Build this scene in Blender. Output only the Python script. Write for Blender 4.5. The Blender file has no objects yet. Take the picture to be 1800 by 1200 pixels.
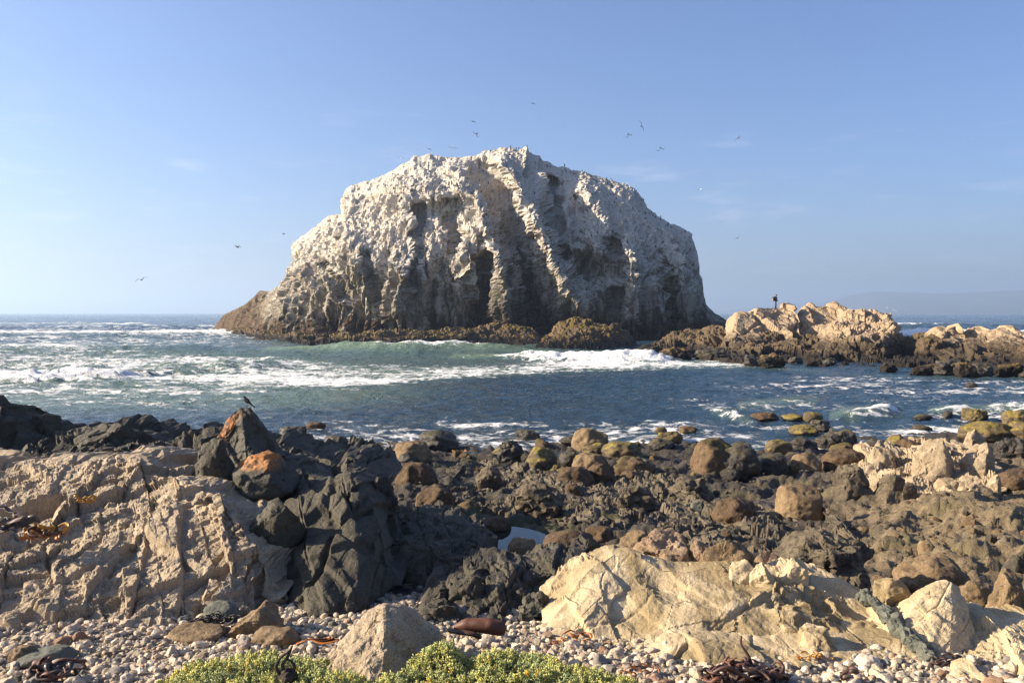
import bpy, math, random
import numpy as np

random.seed(7)
SC = bpy.context.scene
COL = SC.collection
R = math.radians

# ------------------------------------------------------------------ camera, sky, sun, exposure
CAMZ = 5.0                       # eye height above the sea, metres
F = 1500.0                       # focal length in photo pixels (photo is 1800 x 1200, horizon at y = 550)
cam_d = bpy.data.cameras.new('camera')
cam_d.sensor_width = 36.0
cam_d.lens = 36.0 * F / 1800.0
cam_d.shift_y = -50.0 / 1800.0
cam_d.clip_start = 0.1
cam_d.clip_end = 80000.0
cam = bpy.data.objects.new('camera', cam_d)
COL.objects.link(cam)
cam.location = (0, 0, CAMZ)
cam.rotation_euler = (R(90), 0, 0)
SC.camera = cam

SUN_EL, SUN_BACK = 24.0, 2.0    # elevation; degrees the sun stands behind the left-hand direction
sd = np.array([-math.cos(R(SUN_BACK)) * math.cos(R(SUN_EL)), math.sin(R(SUN_BACK)) * math.cos(R(SUN_EL)), math.sin(R(SUN_EL))])
sun_d = bpy.data.lights.new('sun', 'SUN')
sun_d.energy = 5.0
sun_d.angle = R(0.5)
sun_d.color = (1.0, 0.85, 0.64)
sun = bpy.data.objects.new('sun', sun_d)
COL.objects.link(sun)
from mathutils import Vector
sun.rotation_euler = Vector(sd).to_track_quat('Z', 'Y').to_euler()
sun.location = (-60, 10, 60)

world = bpy.data.worlds.new('World')
SC.world = world
world.use_nodes = True
wn, wl = world.node_tree.nodes, world.node_tree.links
for n in list(wn): wn.remove(n)
wo = wn.new('ShaderNodeOutputWorld'); wb = wn.new('ShaderNodeBackground')
sky = wn.new('ShaderNodeTexSky'); sky.sky_type = 'NISHITA'; sky.sun_disc = False
sky.sun_elevation = R(SUN_EL); sky.sun_rotation = R(-(90 - SUN_BACK))
sky.altitude = 0.0; sky.air_density = 1.0; sky.dust_density = 1.5; sky.ozone_density = 4.5
wb.inputs['Strength'].default_value = 0.061
# a few thin wisps of cloud low over the sea, all the way round
tc = wn.new('ShaderNodeTexCoord'); sx = wn.new('ShaderNodeSeparateXYZ'); wl.new(tc.outputs['Generated'], sx.inputs[0])
mp = wn.new('ShaderNodeMapping'); mp.inputs['Scale'].default_value = (9, 9, 46); wl.new(tc.outputs['Generated'], mp.inputs[0])
nz = wn.new('ShaderNodeTexNoise'); nz.inputs['Scale'].default_value = 1.0; nz.inputs['Detail'].default_value = 6; nz.inputs['Roughness'].default_value = .62
wl.new(mp.outputs[0], nz.inputs['Vector'])
cr = wn.new('ShaderNodeValToRGB'); cr.color_ramp.elements[0].position = .57; cr.color_ramp.elements[1].position = .80
wl.new(nz.outputs['Fac'], cr.inputs[0])
hb = wn.new('ShaderNodeValToRGB')
hb.color_ramp.elements[0].position = .01; hb.color_ramp.elements[0].color = (0, 0, 0, 1)
hb.color_ramp.elements[1].position = .24; hb.color_ramp.elements[1].color = (0, 0, 0, 1)
e = hb.color_ramp.elements.new(.05); e.color = (1, 1, 1, 1)
e = hb.color_ramp.elements.new(.16); e.color = (.8, .8, .8, 1)
wl.new(sx.outputs['Z'], hb.inputs[0])
mu = wn.new('ShaderNodeMath'); mu.operation = 'MULTIPLY'; wl.new(cr.outputs[0], mu.inputs[0]); wl.new(hb.outputs[0], mu.inputs[1])
mu2 = wn.new('ShaderNodeMath'); mu2.operation = 'MULTIPLY'; mu2.inputs[1].default_value = .32; wl.new(mu.outputs[0], mu2.inputs[0])
mixc = wn.new('ShaderNodeMixRGB'); mixc.inputs[2].default_value = (7.5, 7.0, 6.9, 1)
wl.new(mu2.outputs[0], mixc.inputs[0]); wl.new(sky.outputs[0], mixc.inputs[1])
tint = wn.new('ShaderNodeMixRGB'); tint.blend_type = 'MULTIPLY'; tint.inputs[0].default_value = 1.; tint.inputs[2].default_value = (.93, .93, 1.10, 1)   # white balance of the whole sky
wl.new(mixc.outputs[0], tint.inputs[1]); wl.new(tint.outputs[0], wb.inputs['Color']); wl.new(wb.outputs[0], wo.inputs['Surface'])

SC.view_settings.view_transform = 'Standard'
SC.view_settings.look = 'None'
SC.view_settings.exposure = 1.48
SC.view_settings.gamma = 1.0
SC.view_settings.use_curve_mapping = False
SC.render.engine = 'CYCLES'
SC.cycles.use_denoising = True
SC.cycles.denoiser = 'OPENIMAGEDENOISE'
SC.cycles.denoising_input_passes = 'RGB_ALBEDO_NORMAL'
SC.cycles.denoising_prefilter = 'NONE'
SC.cycles.max_bounces = 6
SC.cycles.volume_bounces = 0
SC.cycles.use_adaptive_sampling = True
SC.cycles.adaptive_threshold = 0.015

# ------------------------------------------------------------------ numeric helpers
f32 = np.float32
_rs = np.random.RandomState(11)
_perm = _rs.permutation(256).astype(np.int32)
_G = _rs.normal(size=(256, 3)); _G = (_G / np.linalg.norm(_G, axis=1, keepdims=True)).astype(f32)
_R3 = _rs.rand(256, 3).astype(f32)
_R1 = _rs.rand(256).astype(f32)
_V = _rs.normal(size=(256, 3)); _V = (_V / np.linalg.norm(_V, axis=1, keepdims=True)).astype(f32)

def _idx(i, j, k, s):
    return _perm[(_perm[(_perm[(i + s * 37) & 255] + j) & 255] + k) & 255]

def perlin(p, s=0):
    p = np.asarray(p, f32) + f32(1000.37)
    b = np.floor(p).astype(np.int32); f = (p - b).astype(f32)
    u = f * f * f * (f * (f * 6 - 15) + 10)
    out = np.zeros(len(p), f32)
    for dx in (0, 1):
        wx = u[:, 0] if dx else 1 - u[:, 0]
        for dy in (0, 1):
            wy = u[:, 1] if dy else 1 - u[:, 1]
            for dz in (0, 1):
                wz = u[:, 2] if dz else 1 - u[:, 2]
                g = _G[_idx(b[:, 0] + dx, b[:, 1] + dy, b[:, 2] + dz, s)]
                out += (wx * wy * wz) * (g[:, 0] * (f[:, 0] - dx) + g[:, 1] * (f[:, 1] - dy) + g[:, 2] * (f[:, 2] - dz))
    return out * 1.6

def fbm(p, o=4, s=0, gain=.5, lac=2.07):
    p = np.asarray(p, f32); r = np.zeros(len(p), f32); a = 1.0
    for i in range(o):
        r += a * perlin(p, s + i * 3); p = p * f32(lac); a *= gain
    return r

def ridged(p, o=4, s=0, gain=.5):
    p = np.asarray(p, f32); r = np.zeros(len(p), f32); a = 1.0
    for i in range(o):
        r += a * (1 - np.abs(perlin(p, s + i * 3)) * 2); p = p * f32(2.1); a *= gain
    return r

def voro(p, s=0, jit=.85):
    p = np.asarray(p, f32) + f32(1000.11)
    b = np.floor(p - .5).astype(np.int32)
    n = len(p); F1 = np.full(n, 9, f32); F2 = np.full(n, 9, f32); I = np.zeros(n, np.int32); I2 = np.zeros(n, np.int32); DL = np.zeros((n, 3), f32); DL2 = np.zeros((n, 3), f32)
    for dx in (0, 1):
        for dy in (0, 1):
            for dz in (0, 1):
                c = b + np.array([dx, dy, dz], np.int32)
                h = _idx(c[:, 0], c[:, 1], c[:, 2], s)
                d = p - (c + .5 + (_R3[h] - .5) * f32(jit)).astype(f32)
                dd = np.sqrt((d * d).sum(1))
                m = dd < F1; m2 = ~m & (dd < F2)
                F2[m] = F1[m]; I2[m] = I[m]; DL2[m] = DL[m]
                F1[m] = dd[m]; I[m] = h[m]; DL[m] = d[m]
                F2[m2] = dd[m2]; I2[m2] = h[m2]; DL2[m2] = d[m2]
    return F1, F2, I, DL, I2, DL2

def sstep(a, b, x):
    t = np.clip((x - a) / (b - a), 0, 1); return t * t * (3 - 2 * t)

def rotm(ax, ay, az):
    ca, sa = math.cos(ax), math.sin(ax); cb, sb = math.cos(ay), math.sin(ay); cc, s_ = math.cos(az), math.sin(az)
    A = np.array([[1, 0, 0], [0, ca, -sa], [0, sa, ca]]); B = np.array([[cb, 0, sb], [0, 1, 0], [-sb, 0, cb]]); C = np.array([[cc, -s_, 0], [s_, cc, 0], [0, 0, 1]])
    return (C @ B @ A).astype(f32)

def facet(p, cell, amp, tilt=.5, crack=.6, s=0, rot=None, aniso=(1, 1, 1), cw=.1, bev=.22):
    """broken-rock relief in metres: every cell of a jittered lattice is a tilted plane, with an open joint between cells"""
    q = np.asarray(p, f32)
    if rot is not None: q = q @ rot
    q = q * (np.array(aniso, f32) / f32(cell))
    F1, F2, I, DL, I2, DL2 = voro(q, s)
    g = F2 - F1; w = .5 + .5 * sstep(0, bev, g)
    v1 = (_R1[I] - .5) * 2 + tilt * 2 * (DL * _V[I]).sum(1); v2 = (_R1[I2] - .5) * 2 + tilt * 2 * (DL2 * _V[I2]).sum(1)
    return amp * (v1 * w + v2 * (1 - w)) - crack * amp * (1 - sstep(0, cw, g))

def joints(p, k, sp, amp, crack=.6, s=0, warp=.16, bev=.06, cw=.04, broken=.5):
    """a set of parallel joints: slabs between them stand proud by different amounts, an open crack between neighbours"""
    p = np.asarray(p, f32); k = np.array(k, f32); k = k / np.linalg.norm(k)
    t = (p @ k) / sp + warp * fbm(p / (sp * 3.2), 3, s)
    i = np.floor(t).astype(np.int32); f = t - i
    h = lambda q: _R1[_perm[(q * 31 + s * 17) & 255]]
    lo = perlin(p / (sp * 4.5), s + 3); sub = np.floor(lo * 3 * broken).astype(np.int32) * 5
    w = sstep(1 - bev, 1, f)
    v = h(i + sub) * (1 - w) + h(i + 1 + sub) * w - .5
    return amp * 2 * v - crack * amp * (1 - sstep(0, cw, np.minimum(f, 1 - f))) * sstep(.02, .4, perlin(p / (sp * 2.2), s + 5))

def P(px, py, D):
    px, py, D = np.broadcast_arrays(np.asarray(px, float), np.asarray(py, float), np.asarray(D, float))
    return np.stack([(px - 900) / F * D, D, CAMZ - (py - 550) / F * D], -1)

def mesh_from(name, v, faces, smooth=True, attrs=None):
    v = np.ascontiguousarray(v, f32); faces = np.ascontiguousarray(faces, np.int32)
    me = bpy.data.meshes.new(name)
    n, k = faces.shape
    me.vertices.add(len(v)); me.vertices.foreach_set('co', v.ravel())
    me.loops.add(n * k); me.loops.foreach_set('vertex_index', faces.ravel())
    me.polygons.add(n); me.polygons.foreach_set('loop_start', np.arange(0, n * k, k, dtype=np.int32))
    me.polygons.foreach_set('loop_total', np.full(n, k, np.int32))
    me.polygons.foreach_set('use_smooth', np.full(n, smooth, bool))
    for an, av in (attrs or {}).items():
        av = np.asarray(av, f32)
        if av.ndim == 1:
            a = me.attributes.new(an, 'FLOAT', 'POINT'); a.data.foreach_set('value', av)
        else:
            a = me.attributes.new(an, 'FLOAT_COLOR', 'POINT')
            a.data.foreach_set('color', np.concatenate([av, np.ones((len(av), 1), f32)], 1).ravel())
    me.update(); me.validate()
    return me

def put(name, me, mat=None, parent=None, loc=None, label=None, cat=None, group=None, kind=None):
    o = bpy.data.objects.new(name, me); COL.objects.link(o)
    if mat is not None and me is not None and len(me.materials) == 0: me.materials.append(mat)
    if parent is not None: o.parent = parent
    if loc is not None: o.location = loc
    for k, val in (('label', label), ('category', cat), ('group', group), ('kind', kind)):
        if val: o[k] = val
    return o

def grid_faces(nr, nc):
    i = np.arange(nr * nc, dtype=np.int32).reshape(nr, nc)
    return np.stack([i[:-1, :-1], i[:-1, 1:], i[1:, 1:], i[1:, :-1]], -1).reshape(-1, 4)

def grid_normals(V):
    du = np.gradient(V, axis=1); dv = np.gradient(V, axis=0)
    n = np.cross(du, dv); n /= (np.linalg.norm(n, axis=-1, keepdims=True) + 1e-9)
    return n

_ico = {}
def ico(level):
    if level in _ico: return _ico[level]
    if level == 0:
        t = (1 + 5 ** .5) / 2
        v = np.array([[-1, t, 0], [1, t, 0], [-1, -t, 0], [1, -t, 0], [0, -1, t], [0, 1, t], [0, -1, -t], [0, 1, -t], [t, 0, -1], [t, 0, 1], [-t, 0, -1], [-t, 0, 1]], float)
        v /= np.linalg.norm(v, axis=1, keepdims=True)
        f = np.array([[0, 11, 5], [0, 5, 1], [0, 1, 7], [0, 7, 10], [0, 10, 11], [1, 5, 9], [5, 11, 4], [11, 10, 2], [10, 7, 6], [7, 1, 8], [3, 9, 4], [3, 4, 2], [3, 2, 6], [3, 6, 8], [3, 8, 9], [4, 9, 5], [2, 4, 11], [6, 2, 10], [8, 6, 7], [9, 8, 1]])
    else:
        v0, f0 = ico(level - 1)
        e = np.sort(np.concatenate([f0[:, [0, 1]], f0[:, [1, 2]], f0[:, [2, 0]]]), axis=1)
        ue, inv = np.unique(e, axis=0, return_inverse=True); inv = inv.reshape(-1)
        m = v0[ue].mean(1); m /= np.linalg.norm(m, axis=1, keepdims=True)
        n0 = len(v0); k = len(f0); a, b, c = inv[:k] + n0, inv[k:2 * k] + n0, inv[2 * k:] + n0
        v = np.concatenate([v0, m])
        f = np.concatenate([np.stack([f0[:, 0], a, c], 1), np.stack([f0[:, 1], b, a], 1), np.stack([f0[:, 2], c, b], 1), np.stack([a, b, c], 1)])
    _ico[level] = (v, f); return v, f

# ------------------------------------------------------------------ ground shape (metres)
_hD = np.array([1, 3, 5, 6, 7, 8, 9, 10.5, 13, 16, 20, 25, 30, 34, 45, 70, 400])
_hH = np.array([1.9, 2.3, 2.55, 2.68, 2.8, 2.92, 3.05, 3.3, 3.7, 4.1, 4.45, 4.72, 4.95, 5.1, 5.9, 7.5, 12])
POOLS = [(868, 950, 1.05, 1.35, .46), (694, 985, .34, .9, .4)]
def ground_raw(x, D):
    px = 900 + x * F / np.maximum(D, .5)
    De = D - 6.5 * sstep(1400, 1800, px) * sstep(12, 24, D)
    z = CAMZ - np.interp(De, _hD, _hH)
    z = z + .45 * sstep(480, 250, px) * sstep(9, 11, D) * sstep(24, 15, D)
    z = z + .25 * sstep(1500, 1750, px) * sstep(10, 13, D) * sstep(20, 15, D)
    return z
def depth_at(px, py):
    Ds = np.concatenate([np.linspace(4, 40, 721), np.geomspace(40.2, 3000, 400)])
    z = np.maximum(ground_raw((px - 900) / F * Ds, Ds), 0)
    pys = 550 + F * (CAMZ - z) / Ds
    return float(np.interp(-py, -pys, Ds))
POOLW = []
for (a, b, rx, ry, dp) in POOLS:
    d = depth_at(a, b); x = (a - 900) / F * d
    POOLW.append((x, d, rx, ry, dp, float(ground_raw(np.array([x]), np.array([d]))[0]) - .09))
def ground_base(x, D):
    z = ground_raw(x, D)
    for (cx, cd, rx, ry, dp, lv) in POOLW:
        q = ((x - cx) / rx) ** 2 + ((D - cd) / ry) ** 2
        z = z - dp * np.exp(-q ** 2)
    return z
def ground_z(x, D):
    x = np.asarray(x, float); D = np.asarray(D, float)
    z = ground_base(x, D); p = np.stack([x, D, np.zeros_like(x)], -1).reshape(-1, 3)
    rough = (sstep(8.6, 11, D) * (1 - .5 * sstep(30, 36, D))).reshape(-1)
    rr = rotm(.3, .5, .6)
    n = .13 * (ridged(p * .6, 4, 5) - .9) + facet(p, .9, .06, .9, .6, 21, rr, (.55, 1.1, 1), .1, .16) + facet(p, .36, .035, .9, .6, 22, rr, (.6, 1.1, 1), .1, .16) + facet(p, .15, .022, .9, .5, 23, None, (.8, 1, 1), .1, .16) * sstep(30, 20, p[:, 1]) + joints(p, (.5, .8, 0), .55, .05, .6, 24, .5) + .03 * fbm(p * 3.5, 3, 25, .6)
    n = n * rough + .02 * fbm(p * 1.3, 3, 8) * (1 - rough)
    for (cx, cd, rx, ry, dp, lv) in POOLW:
        q = ((p[:, 0] - cx) / rx) ** 2 + ((p[:, 1] - cd) / ry) ** 2
        n = n * (1 - .4 * np.exp(-(q * .8) ** 2))
    return z + n.reshape(z.shape)
# ------------------------------------------------------------------ materials
class N:
    def __init__(self, name):
        self.m = bpy.data.materials.new(name); self.m.use_nodes = True
        self.t = self.m.node_tree; self.t.nodes.clear()
        self.out = self.t.nodes.new('ShaderNodeOutputMaterial')
        self.b = self.t.nodes.new('ShaderNodeBsdfPrincipled')
        self.t.links.new(self.b.outputs[0], self.out.inputs['Surface'])
    def n(self, typ, **kw):
        nd = self.t.nodes.new(typ)
        for k, v in kw.items(): setattr(nd, k, v)
        return nd
    def l(self, a, b): self.t.links.new(a, b)
    def coord(self, scale=(1, 1, 1), obj=True, rnd=True):
        if obj:
            tc = self.n('ShaderNodeTexCoord'); src = tc.outputs['Object']
            if rnd:
                oi = self.n('ShaderNodeObjectInfo'); va = self.n('ShaderNodeVectorMath', operation='MULTIPLY_ADD')
                cmb = self.n('ShaderNodeCombineXYZ')
                for i in range(3): self.l(oi.outputs['Random'], cmb.inputs[i])
                va.inputs[1].default_value = (37, 71, 53); self.l(cmb.outputs[0], va.inputs[0]); self.l(src, va.inputs[2]); src = va.outputs[0]
        else:
            src = self.n('ShaderNodeNewGeometry').outputs['Position']
        mpn = self.n('ShaderNodeMapping'); mpn.inputs['Scale'].default_value = scale; self.l(src, mpn.inputs[0])
        return mpn.outputs[0]
    def noise(self, vec, scale, detail=5, rough=.55, dist=0.):
        nd = self.n('ShaderNodeTexNoise'); nd.inputs['Scale'].default_value = scale; nd.inputs['Detail'].default_value = detail
        nd.inputs['Roughness'].default_value = rough; nd.inputs['Distortion'].default_value = dist
        self.l(vec, nd.inputs['Vector']); return nd.outputs['Fac']
    def voro(self, vec, scale, feature='F1', rand=1.):
        nd = self.n('ShaderNodeTexVoronoi', feature=feature); nd.inputs['Scale'].default_value = scale; nd.inputs['Randomness'].default_value = rand
        self.l(vec, nd.inputs['Vector']); return nd.outputs['Distance']
    def ramp(self, fac, stops, interp='LINEAR'):
        nd = self.n('ShaderNodeValToRGB'); cr = nd.color_ramp; cr.interpolation = interp
        while len(cr.elements) < len(stops): cr.elements.new(.5)
        for e, (p, c) in zip(cr.elements, stops):
            e.position = p; e.color = (c, c, c, 1) if not isinstance(c, tuple) else (*c, 1)
        self.l(fac, nd.inputs[0]); return nd.outputs[0]
    def mix(self, fac, a, b, mode='MIX'):
        nd = self.n('ShaderNodeMixRGB', blend_type=mode)
        for i, v in ((0, fac), (1, a), (2, b)):
            if isinstance(v, tuple): nd.inputs[i].default_value = (*v, 1)
            elif isinstance(v, (int, float)): nd.inputs[i].default_value = v
            else: self.l(v, nd.inputs[i])
        return nd.outputs[0]
    def math(self, op, a, b=None, clamp=False):
        nd = self.n('ShaderNodeMath', operation=op, use_clamp=clamp)
        for i, v in ((0, a), (1, b)):
            if v is None: continue
            if isinstance(v, (int, float)): nd.inputs[i].default_value = v
            else: self.l(v, nd.inputs[i])
        return nd.outputs[0]
    def attr(self, name, out='Fac'):
        nd = self.n('ShaderNodeAttribute'); nd.attribute_name = name; return nd.outputs[out]
    def geo(self, what, axis):
        g = self.n('ShaderNodeNewGeometry'); s = self.n('ShaderNodeSeparateXYZ'); self.l(g.outputs[what], s.inputs[0]); return s.outputs[axis]
    def bump(self, h, strength=.5, dist=.02, nrm=None):
        nd = self.n('ShaderNodeBump'); nd.inputs['Strength'].default_value = strength; nd.inputs['Distance'].default_value = dist
        self.l(h, nd.inputs['Height'])
        if nrm is not None: self.l(nrm, nd.inputs['Normal'])
        return nd.outputs[0]
    def fin(self, col, rough=.85, nrm=None, spec=.25):
        if isinstance(col, tuple): self.b.inputs['Base Color'].default_value = (*col, 1)
        else: self.l(col, self.b.inputs['Base Color'])
        if isinstance(rough, (int, float)): self.b.inputs['Roughness'].default_value = rough
        else: self.l(rough, self.b.inputs['Roughness'])
        if nrm is not None: self.l(nrm, self.b.inputs['Normal'])
        self.b.inputs['Specular IOR Level'].default_value = spec
        return self.m

def rock_mat(name, c1, c2, c3, big=1.2, grain=60., speck=.35, bd=.012, top=None, pits=0., spots=None, tide=None, patch=None, rough=.85, spec=.25, att=None):
    m = N(name); v = m.coord()
    n1 = m.noise(v, big, 6, .6, .4); n2 = m.noise(v, big * 4.3, 6, .65)
    col = m.mix(m.ramp(n1, [(.32, 0.), (.66, 1.)]), c1, c2)
    col = m.mix(m.ramp(n2, [(.50, 0.), (.72, 1.)]), col, c3)
    if patch: col = m.mix(m.ramp(m.noise(v, patch[1], 5, .6, .8), [(patch[2], 0.), (patch[2] + .1, .85)]), col, patch[0])
    g = m.noise(v, grain, 3, .7)
    col = m.mix(speck, col, m.mix(1., col, m.ramp(g, [(.30, .25), (.48, .95), (.7, 1.5)]), 'MULTIPLY'))
    if top:
        up = m.math('MULTIPLY', m.ramp(m.geo('Normal', 'Z'), [(top[1], 0.), (top[1] + .3, 1.)]), m.ramp(m.noise(v, top[2], 5, .6), [(.42, 0.), (.56, 1.)]))
        col = m.mix(up, col, top[0])
    if spots: col = m.mix(m.ramp(m.noise(v, spots[1], 4, .6), [(spots[2], 0.), (spots[2] + .05, 1.)]), col, spots[0])
    if att: col = m.mix(m.math('MULTIPLY', m.attr(att[0]), m.ramp(m.noise(v, 13, 8, .8), [(.44, 0.), (.5, 1.)])), col, m.mix(m.ramp(m.noise(v, 40, 5, .7), [(.4, 0.), (.6, 1.)]), att[1], att[2]))
    h = m.math('ADD', m.math('MULTIPLY', n2, 1.), m.math('MULTIPLY', m.noise(v, big * 14, 6, .7), .5))
    h = m.math('ADD', h, m.math('MULTIPLY', g, .10))
    if pits:
        pv = m.voro(v, pits); pm = m.ramp(pv, [(.12, 0.), (.3, 1.)])
        h = m.math('ADD', h, m.math('MULTIPLY', pm, .35)); col = m.mix(m.ramp(pv, [(.1, .75), (.22, 0.)]), col, (.012, .010, .008))
    if tide:
        zz = m.math('ADD', m.geo('Position', 'Z'), m.math('MULTIPLY', m.math('SUBTRACT', n2, .5), tide[2]))
        tm = m.ramp(m.math('DIVIDE', zz, tide[1]), [(.55, 1.), (1., 0.)]); col = m.mix(tm, col, tide[0])
    return m.fin(col, rough, m.bump(h, .8, bd), spec)

OLIVE, YOLIVE = (.085, .07, .022), (.20, .155, .03)
M = {}
M['granite'] = rock_mat('granite', (.36, .283, .188), (.285, .222, .148), (.425, .343, .235), 1.1, 75, .75, .045)
M['granite_tan'] = rock_mat('tan_granite', (.34, .26, .165), (.25, .19, .12), (.41, .325, .215), 1.1, 55, .7, .05)
M['cream'] = rock_mat('cream_rock', (.47, .37, .225), (.39, .30, .175), (.53, .435, .29), .8, 60, .45, .03, patch=((.215, .16, .08), .75, .455))
M['basalt'] = rock_mat('basalt', (.050, .043, .029), (.076, .066, .044), (.035, .030, .021), 1.1, 45, .5, .05, patch=((.10, .096, .072), .6, .60), spots=((.45, .44, .40), 7., .735), rough=.72)
M['lichen'] = rock_mat('basalt_with_lichen', (.060, .055, .041), (.085, .077, .056), (.044, .040, .030), .9, 40, .45, .04, rough=.72, att=('lichen', (.42, .15, .03), (.30, .15, .055)))
M['brown'] = rock_mat('brown_boulder', (.11, .070, .037), (.062, .040, .024), (.15, .104, .056), 2.2, 45, .6, .035, pits=11)
M['pitted'] = rock_mat('pitted_boulder', (.12, .078, .042), (.072, .047, .028), (.165, .11, .058), 1.6, 45, .6, .035, pits=6., top=(OLIVE, .45, 2.2))
M['olive'] = rock_mat('algae_boulder', (.125, .088, .040), (.062, .047, .027), (.18, .13, .058), 1.8, 40, .6, .04, top=(YOLIVE, .4, 2.6), pits=13, rough=.65)
M['wet'] = rock_mat('wet_dark_boulder', (.036, .029, .022), (.022, .019, .016), (.075, .053, .030), 2.4, 40, .6, .05, top=(OLIVE, .55, 2.8), rough=.5, spec=.4)
M['tan'] = rock_mat('tan_boulder', (.20, .138, .075), (.125, .085, .047), (.27, .195, .112), 1.8, 55, .65, .035)
M['pink'] = rock_mat('pink_rock', (.27, .185, .115), (.19, .13, .082), (.36, .265, .175), 1.4, 55, .55, .04)
M['crag'] = rock_mat('tidal_crag', (.066, .053, .037), (.11, .086, .056), (.040, .034, .026), 1.6, 40, .6, .06, top=((.145, .118, .075), .3, 3.))
M['greenstone'] = rock_mat('green_grey_stone', (.125, .128, .098), (.09, .093, .074), (.155, .155, .12), 2., 60, .4, .02)
M['reef'] = rock_mat('reef_rock', (.115, .078, .044), (.07, .049, .030), (.165, .118, .068), .6, 8, .5, .14, top=((.14, .095, .018), .4, .5), tide=((.018, .013, .009), 1.1, 1.3))
M['shelf'] = rock_mat('dark_shelf_rock', (.10, .068, .038), (.06, .043, .027), (.15, .105, .06), .6, 8, .5, .14, top=((.13, .092, .03), .6, .7), tide=((.018, .013, .009), 1.3, 1.3))
M['farock'] = rock_mat('sunlit_rock', (.36, .265, .165), (.285, .205, .125), (.42, .325, .215), .45, 8, .45, .16, tide=((.065, .047, .028), 3.0, 3.2))

def stone_mat(name, attr):
    m = N(name); v = m.coord(obj=False)
    if attr: base = m.attr('tint', 'Color')
    else:
        oi = m.n('ShaderNodeObjectInfo')
        base = m.ramp(oi.outputs['Random'], [(0., (.46, .375, .285)), (.5, (.54, .45, .35)), (1., (.42, .335, .24))])
    n1 = m.noise(v, 26, 5, .6); g = m.noise(v, 130, 3, .7)
    col = m.mix(.5, base, m.mix(1., base, m.ramp(n1, [(.3, .5), (.7, 1.4)]), 'MULTIPLY'))
    col = m.mix(.45, col, m.mix(1., col, m.ramp(g, [(.3, .3), (.5, 1.), (.7, 1.35)]), 'MULTIPLY'))
    return m.fin(col, .88, m.bump(m.math('ADD', n1, m.math('MULTIPLY', g, .3)), .7, .012), .2)
M['shingle'] = stone_mat('shingle_stones', True); M['stone'] = stone_mat('beach_stone', False)

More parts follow.
